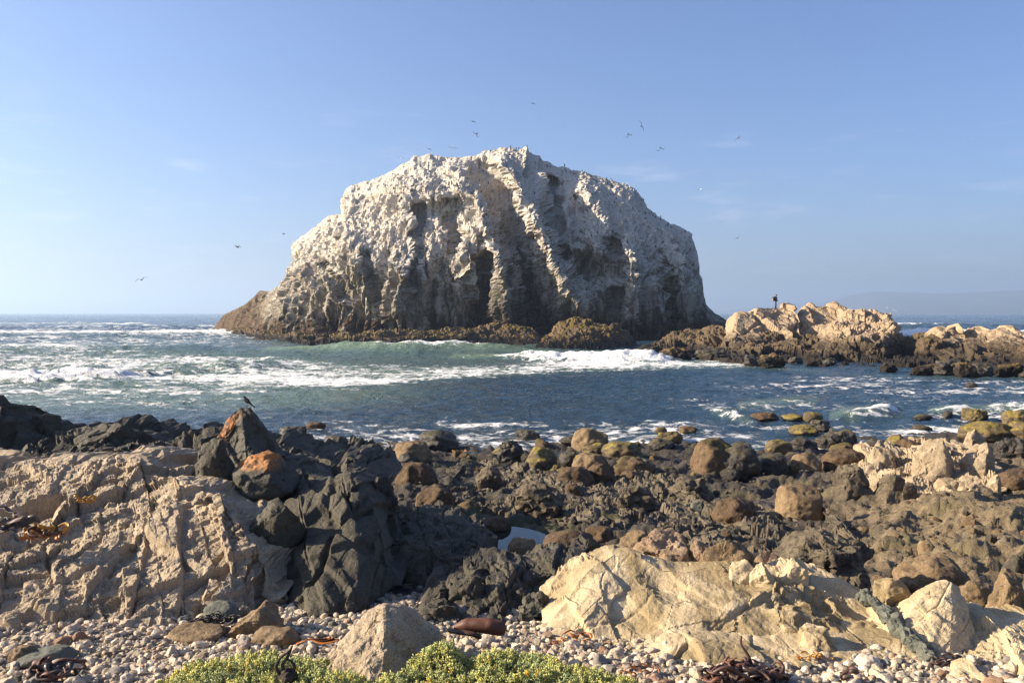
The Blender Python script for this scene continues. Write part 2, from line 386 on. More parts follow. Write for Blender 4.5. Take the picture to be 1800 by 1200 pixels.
def island_mat():
    m = N('guano_whitened_cliff'); v = m.coord(obj=False); vs = m.coord((1, 1, .16), obj=False)
    z = m.geo('Position', 'Z'); nz_ = m.geo('Normal', 'Z')
    big = m.noise(v, .11, 5, .6); med = m.noise(v, .55, 7, .65); st = m.noise(vs, .75, 6, .6); fine = m.noise(v, 2.2, 6, .7)
    col = m.mix(m.ramp(st, [(.42, 0.), (.58, 1.)]), (.21, .178, .132), (.40, .345, .268))                       # stained grey-tan cliff
    col = m.mix(m.ramp(med, [(.53, 0.), (.68, .7)]), col, (.15, .10, .06))                                     # bare brown rock
    h = m.math('ADD', m.math('DIVIDE', z, 34.), m.math('MULTIPLY', m.math('SUBTRACT', big, .5), .9))
    h = m.math('ADD', h, m.math('MULTIPLY', m.math('SUBTRACT', st, .5), .5))
    h = m.math('ADD', h, m.math('MULTIPLY', nz_, .34))
    h = m.math('ADD', h, m.math('MULTIPLY', m.math('SUBTRACT', fine, .5), .55)); h = m.math('ADD', h, m.math('MULTIPLY', m.math('SUBTRACT', med, .5), .4))
    wh = m.ramp(h, [(.34, 0.), (.58, 1.)])
    col = m.mix(wh, col, m.mix(m.ramp(fine, [(.4, 0.), (.65, 1.)]), (.67, .61, .515), (.48, .425, .345)))       # guano
    vd = m.coord((1, 1, .06), obj=False); dr = m.noise(vd, 2.1, 5, .6); stp = m.ramp(nz_, [(.15, 1.), (.5, 0.)])
    col = m.mix(m.math('MULTIPLY', m.math('MULTIPLY', m.ramp(dr, [(.5, 0.), (.57, .75)]), stp), m.ramp(big, [(.4, .3), (.55, 1.)])), col, (.15, .128, .10))       # dark drips down the faces
    gm = m.math('MULTIPLY', m.ramp(m.math('DIVIDE', z, 24.), [(.10, 0.), (.2, 1.), (.45, .9), (.75, 0.)]), m.ramp(st, [(.5, 0.), (.62, .8)]))
    col = m.mix(m.math('MULTIPLY', gm, m.ramp(big, [(.42, 0.), (.56, 1.)])), col, (.105, .115, .03))            # green algae streaks
    low = m.math('ADD', m.math('DIVIDE', z, 12.), m.math('MULTIPLY', m.math('SUBTRACT', st, .5), 1.1))
    low = m.math('ADD', low, m.math('MULTIPLY', m.math('SUBTRACT', big, .5), .7))
    col = m.mix(m.ramp(low, [(.20, 1.), (.44, 0.)]), col, m.mix(m.ramp(med, [(.4, 0.), (.6, 1.)]), (.030, .023, .017), (.105, .066, .036)))
    x = m.geo('Position', 'X')                                                                                   # black seep under the middle overhang
    sx_ = m.ramp(m.math('ADD', m.math('DIVIDE', m.math('ADD', x, 12.), 26.), m.math('MULTIPLY', m.math('SUBTRACT', med, .5), .5)), [(.05, 0.), (.25, 1.), (.55, 1.), (.8, 0.)])
    seep = m.math('MULTIPLY', sx_, m.ramp(m.math('ADD', m.math('DIVIDE', z, 20.), m.math('MULTIPLY', m.math('SUBTRACT', st, .5), 1.3)), [(.3, 1.), (.7, 0.)]))
    col = m.mix(m.math('MULTIPLY', seep, .6), col, (.022, .019, .017))
    ft = m.ramp(m.math('ADD', m.math('DIVIDE', m.math('ADD', x, 72.), 30.), m.math('MULTIPLY', m.math('SUBTRACT', med, .5), .5)), [(.40, 1.), (.62, 0.)])      # bare brown foot at the seaward end
    col = m.mix(m.math('MULTIPLY', ft, .9), col, m.mix(m.ramp(fine, [(.42, 0.), (.6, 1.)]), (.085, .056, .033), (.185, .13, .08)))
    hh = m.math('ADD', med, m.math('ADD', m.math('MULTIPLY', fine, .5), m.math('MULTIPLY', m.noise(v, 7, 5, .7), .25)))
    return m.fin(col, .92, m.bump(hh, 1., .6), .12)
M['island'] = island_mat()

def ground_mat():
    m = N('shore_ground'); v = m.coord(obj=False)
    n1 = m.noise(v, .9, 6, .6); n2 = m.noise(v, 4.5, 7, .65); n3 = m.noise(v, 22, 5, .7)
    rockc = m.mix(m.ramp(n2, [(.35, 0.), (.65, 1.)]), (.030, .027, .023), (.088, .070, .048))
    rockc = m.mix(m.ramp(n3, [(.55, 0.), (.75, .8)]), rockc, (.19, .16, .115))
    rockc = m.mix(m.math('MULTIPLY', m.ramp(n1, [(.5, 0.), (.62, 1.)]), .6), rockc, (.085, .072, .066))
    tanc = m.mix(m.ramp(n2, [(.35, 0.), (.65, 1.)]), (.135, .10, .055), (.27, .205, .12))
    col = m.mix(m.attr('tan'), rockc, tanc)
    col = m.mix(m.math('MULTIPLY', m.attr('algae'), m.ramp(n2, [(.40, 0.), (.58, 1.)])), col, (.06, .066, .014))
    sand = m.mix(m.ramp(m.voro(v, 42), [(.1, 0.), (.7, 1.)]), (.52, .435, .335), (.33, .27, .205))
    col = m.mix(m.attr('beach'), col, sand)
    z = m.geo('Position', 'Z'); col = m.mix(m.ramp(m.math('MULTIPLY', m.math('ADD', z, 1.), .5), [(.42, .75), (.66, 0.)]), col, (.03, .026, .02))
    h = m.math('ADD', n2, m.math('ADD', m.math('MULTIPLY', n3, .5), m.math('MULTIPLY', m.noise(v, 70, 4, .7), .2)))
    h = m.math('ADD', h, m.math('MULTIPLY', m.math('MULTIPLY', m.attr('beach'), m.voro(v, 42)), -.6))
    return m.fin(col, .8, m.bump(h, 1., .09), .3)
M['ground'] = ground_mat()

def water_mat():
    m = N('sea_water'); v = m.coord((1, 1.5, 1), obj=False)
    foam = m.attr('foam'); grn = m.attr('green')
    deep = m.mix(m.noise(v, .03, 3), (.016, .042, .070), (.024, .054, .080))
    col = m.mix(grn, deep, (.17, .245, .15))
    vw = m.n('ShaderNodeVectorMath', operation='ADD'); wv = m.n('ShaderNodeTexNoise'); wv.inputs['Scale'].default_value = .7; wv.inputs['Detail'].default_value = 5
    m.l(v, wv.inputs['Vector']); m.l(v, vw.inputs[0]); m.l(wv.outputs['Color'], vw.inputs[1])
    na = m.noise(vw.outputs[0], .55, 8, .66); vo = m.voro(vw.outputs[0], .85, 'DISTANCE_TO_EDGE'); vo2 = m.voro(vw.outputs[0], 2.6, 'DISTANCE_TO_EDGE')
    lace = m.math('ADD', m.math('MULTIPLY', m.ramp(vo, [(0., 1.), (.22, 0.)]), .22), m.math('MULTIPLY', m.ramp(vo2, [(0., 1.), (.25, 0.)]), .14))
    pat = m.math('ADD', m.math('ADD', m.math('MULTIPLY', m.ramp(na, [(.28, 0.), (.72, 1.)]), .8), m.math('MULTIPLY', m.noise(vw.outputs[0], 2.7, 6, .7), .3)), m.math('SUBTRACT', lace, .13))
    fm = m.math('MULTIPLY', m.math('SUBTRACT', m.math('ADD', pat, foam), 1.), 4.2, True)
    col = m.mix(fm, col, (.80, .80, .78))
    nf = m.noise(v, 1.3, 7, .66, .3); n5 = m.noise(v, 4.5, 6, .65)
    h = m.math('ADD', nf, m.math('MULTIPLY', n5, .35)); h = m.math('ADD', h, m.math('MULTIPLY', fm, .35))
    m.b.inputs['IOR'].default_value = 1.333
    rough = m.mix(fm, (.13, .13, .13), (.75, .75, .75))
    return m.fin(col, rough, m.bump(h, 1., .34), .5)
M['water'] = water_mat()

def pool_mat():
    m = N('still_pool_water'); v = m.coord(obj=False)
    m.b.inputs['IOR'].default_value = 1.333
    m.b.inputs['Transmission Weight'].default_value = .0
    return m.fin((.012, .016, .014), .03, m.bump(m.noise(v, 9, 3), .06, .01), .5)
M['pool'] = pool_mat()

def plain(name, col, rough=.6, col2=None, scale=12, spec=.3, bd=.004):
    m = N(name); v = m.coord(); n1 = m.noise(v, scale, 5, .6)
    c = m.mix(m.ramp(n1, [(.35, 0.), (.65, 1.)]), col, col2 or tuple(x * .6 for x in col))
    return m.fin(c, rough, m.bump(n1, .5, bd), spec)
M['kelp'] = plain('brown_kelp', (.085, .038, .022), .58, (.045, .024, .017), 14, .5)
M['kelp_black'] = plain('black_kelp', (.030, .022, .020), .4, (.05, .036, .03), 14, .5)
M['kelp_orange'] = plain('orange_kelp', (.42, .15, .018), .45, (.22, .065, .014), 10, .45)
M['kelp_red'] = plain('red_brown_kelp', (.095, .034, .016), .62, (.085, .026, .012), 16, .5)
M['kelp_yellow'] = plain('yellow_kelp', (.45, .235, .03), .5, (.30, .14, .02), 16, .4)
M['weed'] = plain('dry_black_weed', (.018, .015, .012), .6, (.035, .028, .02), 20, .35)
M['root'] = plain('weathered_root', (.06, .045, .035), .8, (.03, .024, .02), 30, .2)
M['reefweed'] = plain('reef_kelp', (.028, .017, .009), .35, (.05, .03, .012), 3, .6)
M['moss'] = plain('yellow_moss', (.17, .125, .020), .8, (.09, .075, .018), 2, .2, .03)
M['dark_bird'] = plain('dark_plumage', (.035, .028, .024), .7, (.022, .02, .018), 20, .2)
M['grey_bird'] = plain('grey_plumage', (.10, .095, .09), .7, (.04, .038, .036), 5, .2)
M['white_bird'] = plain('white_plumage', (.70, .69, .66), .7, (.5, .49, .47), 5, .2)
M['beak'] = plain('beak', (.03, .026, .02), .4)
M['hill'] = plain('far_hill', (.060, .065, .05), .95, (.10, .095, .07), .0016, .05, 1.)
M['house'] = plain('far_house', (.75, .72, .68), .8, (.6, .55, .5), .02)
M['navy'] = plain('dark_jacket', (.018, .022, .034), .8, (.03, .034, .046), 9)
M['backpack'] = plain('backpack_cloth', (.022, .034, .034), .7, (.012, .018, .02), 9)
M['yellow_cloth'] = plain('yellow_cloth', (.35, .27, .06), .7)
M['cap'] = plain('black_cap', (.012, .012, .014), .7)

def succulent_mat():
    m = N('succulent_leaves')
    m.fin(m.attr('tint', 'Color'), .55, None, .35)
    m.b.inputs['Subsurface Weight'].default_value = .0
    return m.m
M['leaf'] = succulent_mat()
# ------------------------------------------------------------------ the setting: ground, sea, pools, hills
def build_ground():
    Ds = np.concatenate([np.linspace(1.0, 5.4, 14)[:-1], np.geomspace(5.4, 12, 120), np.geomspace(12.05, 48, 190)])
    pxs = np.concatenate([np.linspace(-1800, -160, 24)[:-1], np.linspace(-160, 1960, 640), np.linspace(1960, 3600, 24)[1:]])
    PX, D = np.meshgrid(pxs, Ds); X = (PX - 900) / F * D
    Z = ground_z(X, D)
    V = np.stack([X, D, Z], -1).reshape(-1, 3)
    d = D.reshape(-1); px = PX.reshape(-1); p = V * np.array([1, 1, 0])
    lo = fbm(p * .35, 3, 31); md = fbm(p * 1.1, 3, 34)
    beach = sstep(10.2, 8.8, d + .8 * lo)
    tan = np.clip(sstep(1380, 1600, px + 200 * lo) * sstep(30, 20, d + 2 * lo) + .35 * sstep(.15, .6, md), 0, 1)
    alg = np.clip(sstep(.25, .7, lo + .6 * md) * sstep(11, 13, d) * .6 + .8 * np.exp(-(((px - 880) / 130) ** 2 + ((d - 17.5) / 3.5) ** 2)), 0, 1)
    me = mesh_from('ground', V, grid_faces(*X.shape), True, {'beach': beach, 'tan': tan, 'algae': alg})
    put('ground', me, M['ground'], kind='structure')
    # land behind the viewer and the sea bed, one coarse sheet each
    xs = np.linspace(-400, 400, 33); ys = np.linspace(-300, 1.0, 20); X, Y = np.meshgrid(xs, ys)
    Z = 3.05 + .06 * np.maximum(-Y, 0) + .35 * fbm(np.stack([X, Y, 0 * X], -1).reshape(-1, 3) * .05, 3, 3).reshape(X.shape) * sstep(0, -20, Y)
    Z = np.where(Y > .5, 3.0, Z)
    z0 = np.zeros(X.size)
    put('terrain', mesh_from('terrain', np.stack([X, Y, Z], -1).reshape(-1, 3), grid_faces(*X.shape), True, {'beach': z0 + 1, 'tan': z0, 'algae': z0}), M['ground'], kind='structure')
    xs = np.linspace(-400, 400, 9); ys = np.linspace(44, 500, 6); X, Y = np.meshgrid(xs, ys)
    put('seabed', mesh_from('seabed', np.stack([X, Y, np.interp(Y, [44, 70, 500], [-1.6, -3, -9])], -1).reshape(-1, 3), grid_faces(*X.shape), True, {'beach': np.zeros(X.size), 'tan': np.zeros(X.size), 'algae': np.zeros(X.size)}), M['ground'], kind='structure')
build_ground()

def pl(pts, x):
    a = np.array(pts, float); return np.interp(x, a[:, 0], a[:, 1])

def build_sea():
    Ds = np.concatenate([np.arange(22, 52, .33), np.arange(52, 112, .29), np.geomspace(112.3, 300, 120), np.geomspace(303, 4000, 60), np.geomspace(4300, 26000, 12)])
    pxs = np.linspace(-160, 1960, 430)
    PX, D = np.meshgrid(pxs, Ds); X = (PX - 900) / F * D
    px, d, x = PX.reshape(-1), D.reshape(-1), X.reshape(-1); py = 550 + F * CAMZ / d
    p = np.stack([x, d, 0 * x], -1).astype(f32)
    w1 = fbm(p * .03, 3, 51); w2 = fbm(p * np.array([.10, .22, 1]), 3, 54); w3 = fbm(p * np.array([.45, 1.0, 1]), 3, 57); w4 = ridged(p * np.array([.22, .5, 1]), 3, 60) - .9; w5 = ridged(p * np.array([.55, 1.25, 1]), 2, 63) - .7
    outer = np.clip(sstep(75, 130, d) + sstep(700, 200, px) * sstep(40, 80, d), 0, 1)
    z = .06 * w3 * (1 + outer) + .10 * w5 + outer * .13 * w4 + .05 * w2 + .22 * outer * w2
    far = sstep(150, 260, d)
    z += far * (.55 * np.sin(d / 9.5 + 2.2 * w1 + x * .012) + .35 * w2)
    foam = np.zeros_like(z); green = np.zeros_like(z)
    def wave(path, A, wf, wb, grn, fc, ff, seed, lip=0.):
        """a travelling breaker: path = crest (px, metres away); A(px) height"""
        nonlocal z, foam, green
        c = pl(path, px) + 1.2 * fbm(np.stack([x * .12, 0 * x + seed, 0 * x], -1), 2, seed); a = pl(A, px) * (1 + .25 * fbm(np.stack([x * .35, 0 * x + seed, 0 * x], -1), 3, seed + 5))
        t = d - c
        sh = np.where(t < 0, np.exp(-(np.abs(t) / wf) ** 2.2), np.exp(-(t / wb) ** 2))
        z += a * sh
        green = np.maximum(green, grn * sh * (a > .12)); foam = np.maximum(foam, pl(fc, px) * np.exp(-(t / (wf * .55)) ** 2) * np.minimum(1, a / .3))
        fr = pl(ff, px) * np.where(t < 0, np.exp(-(np.abs(t) / (wf * 1.6)) ** 4), np.exp(-(t / .8) ** 2)); foam = np.maximum(foam, fr)
        z += fr * .32 * fbm(p * np.array([1.1, 1.6, 1]), 4, seed + 9)
    #       main green wave rearing in front of the reef
    wave([(480, 112), (620, 104), (760, 102), (900, 104)], [(450, 0), (540, .8), (620, 1.35), (740, 1.75), (790, 1.8), (850, 1.3), (930, .5), (990, 0)], 5.0, 7, 1.0, [(600, 0), (660, .35), (720, .75), (800, .85), (850, .3), (900, .2)], [(0, 0)], 70)
    #       broken roller right of it
    wave([(800, 95), (900, 92), (1000, 89), (1160, 88), (1200, 90)], [(760, 0), (860, .45), (960, .85), (1060, 1.0), (1140, 1.05), (1180, .4), (1210, 0)], 2.6, 5, .7, [(840, .2), (900, .8), (1150, 1), (1200, .2)], [(860, 0), (930, .75), (1000, 1.0), (1060, .85), (1100, .95), (1165, 1.), (1200, 0)], 80)
    #       wave on the left, and the white bore at the far left
    wave([(200, 78), (300, 76), (400, 75), (520, 80)], [(240, 0), (320, .55), (400, .8), (450, .75), (520, .1), (540, 0)], 3.0, 5, .75, [(280, .6), (340, .2), (500, .4)], [(0, 0)], 90)
    wave([(-160, 63), (60, 63), (200, 66), (300, 71)], [(-160, .6), (100, .6), (220, .5), (300, .25), (360, 0)], 2.2, 4, .5, [(-160, .9), (300, .7), (360, 0)], [(-160, .9), (200, .85), (280, .5), (340, 0)], 100)
    #       swells on the open left side
    wave([(-160, 165), (200, 170), (460, 178)], [(-160, 1.0), (100, 1.0), (300, .9), (430, .5), (480, 0)], 9, 13, .45, [(-160, .35), (60, .5), (200, .1), (300, .35), (420, .4)], [(0, 0)], 110)
    wave([(-160, 120), (150, 118), (300, 121), (520, 125)], [(-160, .7), (100, .6), (350, .5), (500, .2), (540, 0)], 5, 8, .4, [(-160, .6), (150, .75), (260, .5), (330, .3), (480, .4)], [(0, 0)], 115)
    wave([(-160, 380), (120, 372), (240, 360), (380, 330)], [(-160, .8), (100, 1.0), (240, 1.1), (330, .6), (400, .3), (440, 0)], 16, 22, .3, [(-160, .3), (100, .8), (130, .95), (245, .95), (270, .5), (340, .75), (420, .7)], [(0, 0)], 120)
    #       small breakers at the boulders on the right, open-sea breakers beyond the outcrop
    wave([(1400, 40.5), (1500, 41), (1570, 42), (1640, 42.6), (1740, 43.5)], [(1440, 0), (1490, .26), (1560, .46), (1590, .1), (1630, .1), (1680, .34), (1730, .2), (1760, .35), (1850, .4)], 1.3, 2.6, .5, [(1450, .4), (1500, .8), (1570, .9), (1600, .3), (1660, .8), (1720, .8), (1850, .8)], [(1460, 0), (1500, .45), (1560, .55), (1590, 0), (1650, .45), (1700, .5), (1780, .6)], 130)
    wave([(1290, 45), (1420, 47)], [(1250, 0), (1330, .22), (1400, .28), (1460, 0)], 1.6, 3, .4, [(1300, .1), (1420, .1)], [(0, 0)], 135)
    wave([(1240, 44), (1320, 39)], [(1230, 0), (1290, .3), (1320, .2), (1340, 0)], 1., 2., .3, [(1250, .9), (1330, .6), (1360, 0)], [(1240, 0), (1290, .6), (1330, 0)], 138)
    wave([(1560, 190), (1800, 185)], [(1560, .9), (1640, 1.3), (1720, 1.1), (1900, 1.0)], 7, 9, .3, [(1560, .8), (1800, .9)], [(1560, .8), (1650, .95), (1680, .5), (1750, .2), (1900, .7)], 140)
    wave([(1560, 300), (1800, 310)], [(1560, .7), (1800, .8)], 10, 14, .2, [(1560, .8), (1650, .75), (1700, .3), (1900, .5)], [(0, 0)], 145)
    # spread foam left by the breakers
    up_ = pl([(-160, 604), (200, 612), (350, 622), (500, 628), (600, 640), (700, 640), (880, 640), (1000, 634), (1120, 616), (1300, 618), (1360, 640), (1500, 660)], px)
    lo_ = pl([(-160, 700), (200, 694), (400, 692), (600, 684), (760, 672), (900, 662), (1000, 656), (1150, 652), (1330, 650), (1420, 655), (1500, 662)], px) + 5 * w1
    edge = sstep(up_ - 6, up_ + 10, py) * sstep(lo_ + 5, lo_ - 9, py)
    den = pl([(-160, .52), (150, .55), (280, .62), (420, .72), (640, .80), (900, .84), (1050, .86), (1200, .70), (1340, .55), (1500, .3)], px)
    row = .80 + .2 * np.sin(py * .19 + 3 * w1)
    foam = np.maximum(foam, edge * den * row + edge * .12 * w2)
    green = np.maximum(green, .55 * sstep(up_ - 25, up_ + 5, py) * sstep(lo_ + 50, lo_ + 5, py) * sstep(900, 500, px))
    green = np.maximum(green, .5 * edge)
    green = np.maximum(green, .3 * sstep(575, 600, py) * sstep(665, 630, py) * sstep(1200, 900, px))
    foam = np.maximum(foam, (.30 + .22 * w2) * sstep(690, 700, py) * sstep(732, 712, py) * sstep(560, 380, px))                    # streaks towards the left shore
    foam = np.maximum(foam, (.33 + .3 * w2) * sstep(560, 585, py) * sstep(625, 600, py) * sstep(520, 420, px))
    foam = np.maximum(foam, (.22 + .30 * w2 + .2 * np.exp(-((py - 688) / 5) ** 2) * sstep(1450, 1650, px)) * sstep(655, 668, py) * sstep(735, 715, py) * sstep(1000, 1350, px))
    # wash among the shore boulders
    gz = ground_base(x, np.minimum(d, 60)); near = sstep(-.62, -.12, gz) * (d < 60)
    foam = np.maximum(foam, near * (.36 + .34 * w2) * sstep(380, 560, px))
    foam = np.maximum(foam, (.27 + .38 * w2) * sstep(728, 742, py) * sstep(480, 560, px) * (1 - .55 * sstep(620, 720, px) * sstep(1250, 1050, px) * sstep(760, 735, py)))
    z = z * sstep(23, 34, d) + (1 - sstep(23, 34, d)) * .02 * w3 - .02 * sstep(30, 24, d)
    z += .07 * np.clip(foam - .55, 0, 1) * (fbm(p * np.array([.9, 1.6, 1]), 3, 66) + .3)
    V = np.stack([x, d, z], -1)
    me = mesh_from('sea', V, grid_faces(*X.shape), True, {'foam': np.clip(foam, 0, 1), 'green': np.clip(green, 0, 1)})
    put('sea', me, M['water'], kind='structure')
    # open water out to either side, level with the rest
    for s_ in (-1, 1):
        Dq = np.geomspace(22, 26000, 60); k = np.linspace(1060 / F, 6.0, 12)
        K, DD = np.meshgrid(k, Dq); Xs = s_ * K * DD
        if s_ < 0: Xs = Xs[:, ::-1]
        V = np.stack([Xs, DD, 0 * DD - .02], -1).reshape(-1, 3)
        put('sea', mesh_from('sea_side', V, grid_faces(*Xs.shape), True, {'foam': np.zeros(Xs.size), 'green': np.zeros(Xs.size)}), M['water'], kind='structure')
build_sea()

for i, (cx, cd, rx, ry, dp, lv) in enumerate(POOLW):
    t = np.linspace(0, 2 * np.pi, 41)[:-1]
    ring = np.stack([cx + rx * 1.05 * np.cos(t), cd + ry * 1.05 * np.sin(t), 0 * t + lv], -1)
    ctr = np.array([[cx, cd, lv]]); V = np.concatenate([ctr, ring]) - np.array([cx, cd, lv])
    fa = np.stack([np.zeros(40, int), 1 + np.arange(40), 1 + (np.arange(40) + 1) % 40], 1)
    put('tide_pool_water', mesh_from('tide_pool', V, fa), M['pool'], loc=(cx, cd, lv), kind='structure')

def hills(name, top, D, depth, seed):
    pxs = np.linspace(top[0][0], top[-1][0], 160); ty = pl(top, pxs)
    rows = np.linspace(0, 1, 26); PXg, S = np.meshgrid(pxs, rows)
    H = (550 - ty)[None, :] / F * D + CAMZ
    DD = D - depth * (1 - S)
    Z = np.maximum(H, 0) * (S ** .85) - 3
    p = np.stack([(PXg - 900) / F * D, DD, 0 * DD], -1).reshape(-1, 3)
    Z = Z + (fbm(p * .0016, 5, seed) * 26).reshape(Z.shape) * S * np.clip(H / 120, 0, 1)
    Xw = (PXg - 900) / F * D
    back = np.stack([Xw[-1], DD[-1] + depth, 0 * Xw[-1] - 3], -1)[None]
    V = np.concatenate([np.stack([Xw, DD, Z], -1), back]).reshape(-1, 3)
    put(name, mesh_from(name, V, grid_faces(27, 160), True), M['hill'], kind='structure')
hills('hills', [(1240, 549), (1330, 538), (1420, 531), (1500, 530), (1600, 529), (1800, 528), (2100, 526), (2400, 540)], 13500, 1500, 3)
hills('hills', [(1440, 548), (1465, 530), (1490, 517), (1515, 512), (1560, 514), (1640, 515), (1720, 512), (1800, 506), (1900, 498), (2000, 500), (2200, 506), (2400, 520)], 8600, 1600, 9)
rng = np.random.RandomState(5)
hv, hf = [], []
for i in range(90):
    px = rng.uniform(1560, 1830); py = rng.uniform(535, 548); D = 7150 + (548 - py) * 45
    c = P(px, py, D); c[2] = max(2, c[2]); w, h = rng.uniform(8, 18), rng.uniform(6, 12)
    b = len(hv) * 8
    q = np.array([[sx_, sy_, sz_] for sz_ in (0, 1) for sy_ in (-1, 1) for sx_ in (-1, 1)], float) * [w / 2, w / 2, h] + c
    hv.append(q); hf.append(np.array([[0, 1, 5, 4], [1, 3, 7, 5], [3, 2, 6, 7], [2, 0, 4, 6], [4, 5, 7, 6]]) + b)
put('far_town', mesh_from('far_town', np.concatenate(hv), np.concatenate(hf), False), M['house'], kind='stuff', label='scatter of tiny pale houses low on the hazy far hillside', cat='town')

# ------------------------------------------------------------------ bedrock outcrops
def relief(name, cols, nu, nv, gfun, disp, mat, back=2.0, nb=None, feat=None, dip=.08, smooth=False, attrs=None, crest=.55, fade=.06, **kw):
    """a mass of bedrock: control columns (top x, y, depth, foot x, y, depth) with a front, a crest and a back"""
    c = np.array(cols, float)
    L = np.concatenate([[0], np.cumsum(np.hypot(np.diff(c[:, 0]), np.diff(c[:, 1])) * .7 + np.abs(np.diff(c[:, 3])) * .3)])
    u = np.linspace(0, L[-1], nu); q = np.stack([np.interp(u, L, c[:, i]) for i in range(6)])
    S = np.linspace(-dip, 1, nv)[:, None]
    px = q[3] + (q[0] - q[3]) * S; py = q[4] + (q[1] - q[4]) * S
    g = gfun(np.clip(S, 0, 1)); D = q[5] + (q[2] - q[5]) * g
    if feat is not None: D = D + feat(px, py, S)
    V = P(px, py, D)
    nb = nb or max(6, nv // 6); T = np.linspace(0, 1, nb + 1)[1:, None]
    top = V[-1]; foot = V[0]
    B = np.stack([np.broadcast_to(top[:, 0], (nb, nu)) * (1 + 0 * T), top[:, 1] + back * T ** .8, top[:, 2] - (top[:, 2] - np.minimum(foot[:, 2], top[:, 2])) * T ** 1.6], -1)
    V = np.concatenate([V, B]); sh = V.shape
    n = grid_normals(V); fl = V.reshape(-1, 3)
    rw = np.repeat(1 - (1 - crest) * np.exp(-((np.arange(sh[0]) - nv) / (nv * .07)) ** 2), nu)
    un = np.linspace(0, 1, nu); rw = rw * np.tile(.2 + .8 * sstep(0, fade, un) * sstep(1, 1 - fade, un), sh[0])
    V = fl + n.reshape(-1, 3) * (rw * disp(fl, n.reshape(-1, 3)))[:, None]
    loc = np.array([fl[:, 0].mean(), fl[:nu, 1].mean(), fl[:, 2].min()])
    at = attrs(V, n.reshape(-1, 3)) if attrs else None
    me = mesh_from(name, V - loc, grid_faces(sh[0], sh[1]), smooth, at)
    o = put(name, me, mat, loc=loc, **kw)
    return o, V, grid_normals(V.reshape(sh)).reshape(-1, 3), sh, px, py

def seglist(px, py, pts):
    best = np.full(px.shape, 1e9)
    for (a, b), (c, d) in zip(pts[:-1], pts[1:]):
        vx, vy = c - a, d - b; t = np.clip(((px - a) * vx + (py - b) * vy) / (vx * vx + vy * vy), 0, 1)
        best = np.minimum(best, np.hypot(px - a - t * vx, py - b - t * vy))
    return best

SIL = [(367, 586), (380, 570), (393, 553), (410, 545), (427, 537), (445, 522), (457, 510), (475, 512), (487, 503), (508, 495), (515, 482), (514, 470), (512, 452), (512, 440), (519, 427), (535, 410), (549, 401), (560, 392), (577, 380), (600, 374), (605, 367), (603, 355), (601, 343), (607, 333), (618, 323), (640, 319), (660, 313), (693, 297), (713, 287), (727, 273), (742, 274), (757, 270), (772, 275), (793, 276), (815, 275), (837, 273), (850, 266), (870, 262), (887, 258), (913, 262), (927, 258), (933, 268), (950, 273), (957, 283), (978, 291), (1000, 297), (1030, 304), (1067, 312), (1090, 322), (1117, 332), (1130, 347), (1143, 367), (1160, 379), (1177, 390), (1195, 400), (1213, 410), (1219, 423), (1223, 437), (1227, 455), (1230, 473), (1235, 503), (1240, 533), (1257, 550), (1277, 563), (1288, 578)]
def isl_cols():
    out = []
    bxm = [(0, 366), (.14, 420), (.25, 505), (.35, 600), (.5, 760), (.65, 930), (.8, 1090), (.9, 1200), (1, 1290)]
    a = np.array(SIL, float); L = np.concatenate([[0], np.cumsum(np.hypot(np.diff(a[:, 0]), np.diff(a[:, 1])))]); L /= L[-1]
    for (x, y), l in zip(SIL, L):
        bx = .55 * pl(bxm, l) + .45 * x if 505 < x < 1200 else pl(bxm, l)
        bx = float(bx)
        Db = pl([(366, 212), (420, 190), (500, 168), (560, 160), (700, 156), (900, 156), (1100, 158), (1200, 164), (1290, 178)], bx)
        Dt = pl([(367, 214), (430, 206), (500, 200), (600, 197), (720, 193), (900, 190), (1100, 188), (1215, 186), (1290, 180)], x)
        out.append((x, y, float(Dt), bx, 552 + 7500 / float(Db), float(Db)))
    return out
FEAT = [([(845, 285), (872, 330), (896, 400), (908, 450), (925, 520), (938, 575)], 24, 8.5), ([(966, 322), (970, 370), (979, 420), (990, 452)], 12, 7.5), ([(1077, 424), (1080, 444)], 8, 5.0),
        ([(1010, 468), (1040, 482), (1068, 470)], 24, 4.0), ([(852, 465), (846, 520), (842, 585)], 16, 5.0), ([(1183, 495), (1179, 560)], 9, 4.0), ([(640, 450), (662, 520), (672, 575)], 8, 3.0),
        ([(736, 370), (731, 430), (722, 500)], 8, 2.8), ([(566, 465), (602, 520)], 8, 2.6), ([(790, 385), (801, 440)], 8, 3.0), ([(760, 500), (765, 580)], 9, 2.5), ([(1010, 350), (1015, 420)], 8, 2.2), ([(1085, 520), (1075, 590)], 12, 3.0), ([(930, 520), (960, 540), (985, 590)], 9, 3),
        ([(798, 285), (838, 350), (868, 430), (893, 500), (903, 575)], 22, -7.0), ([(882, 285), (930, 365), (958, 415), (985, 470), (1015, 540)], 22, -7.5), ([(1108, 448), (1122, 500), (1112, 575)], 26, -6.0),
        ([(1150, 370), (1172, 430), (1204, 500), (1222, 570)], 24, -4.5), ([(822, 410), (826, 460), (832, 530)], 15, -4.0), ([(700, 470), (692, 545)], 24, -3.5), ([(1030, 330), (1060, 400), (1050, 440)], 24, -3.0), ([(610, 420), (640, 470)], 20, -2.5), ([(700, 360), (760, 350), (800, 330)], 16, -2.0)]
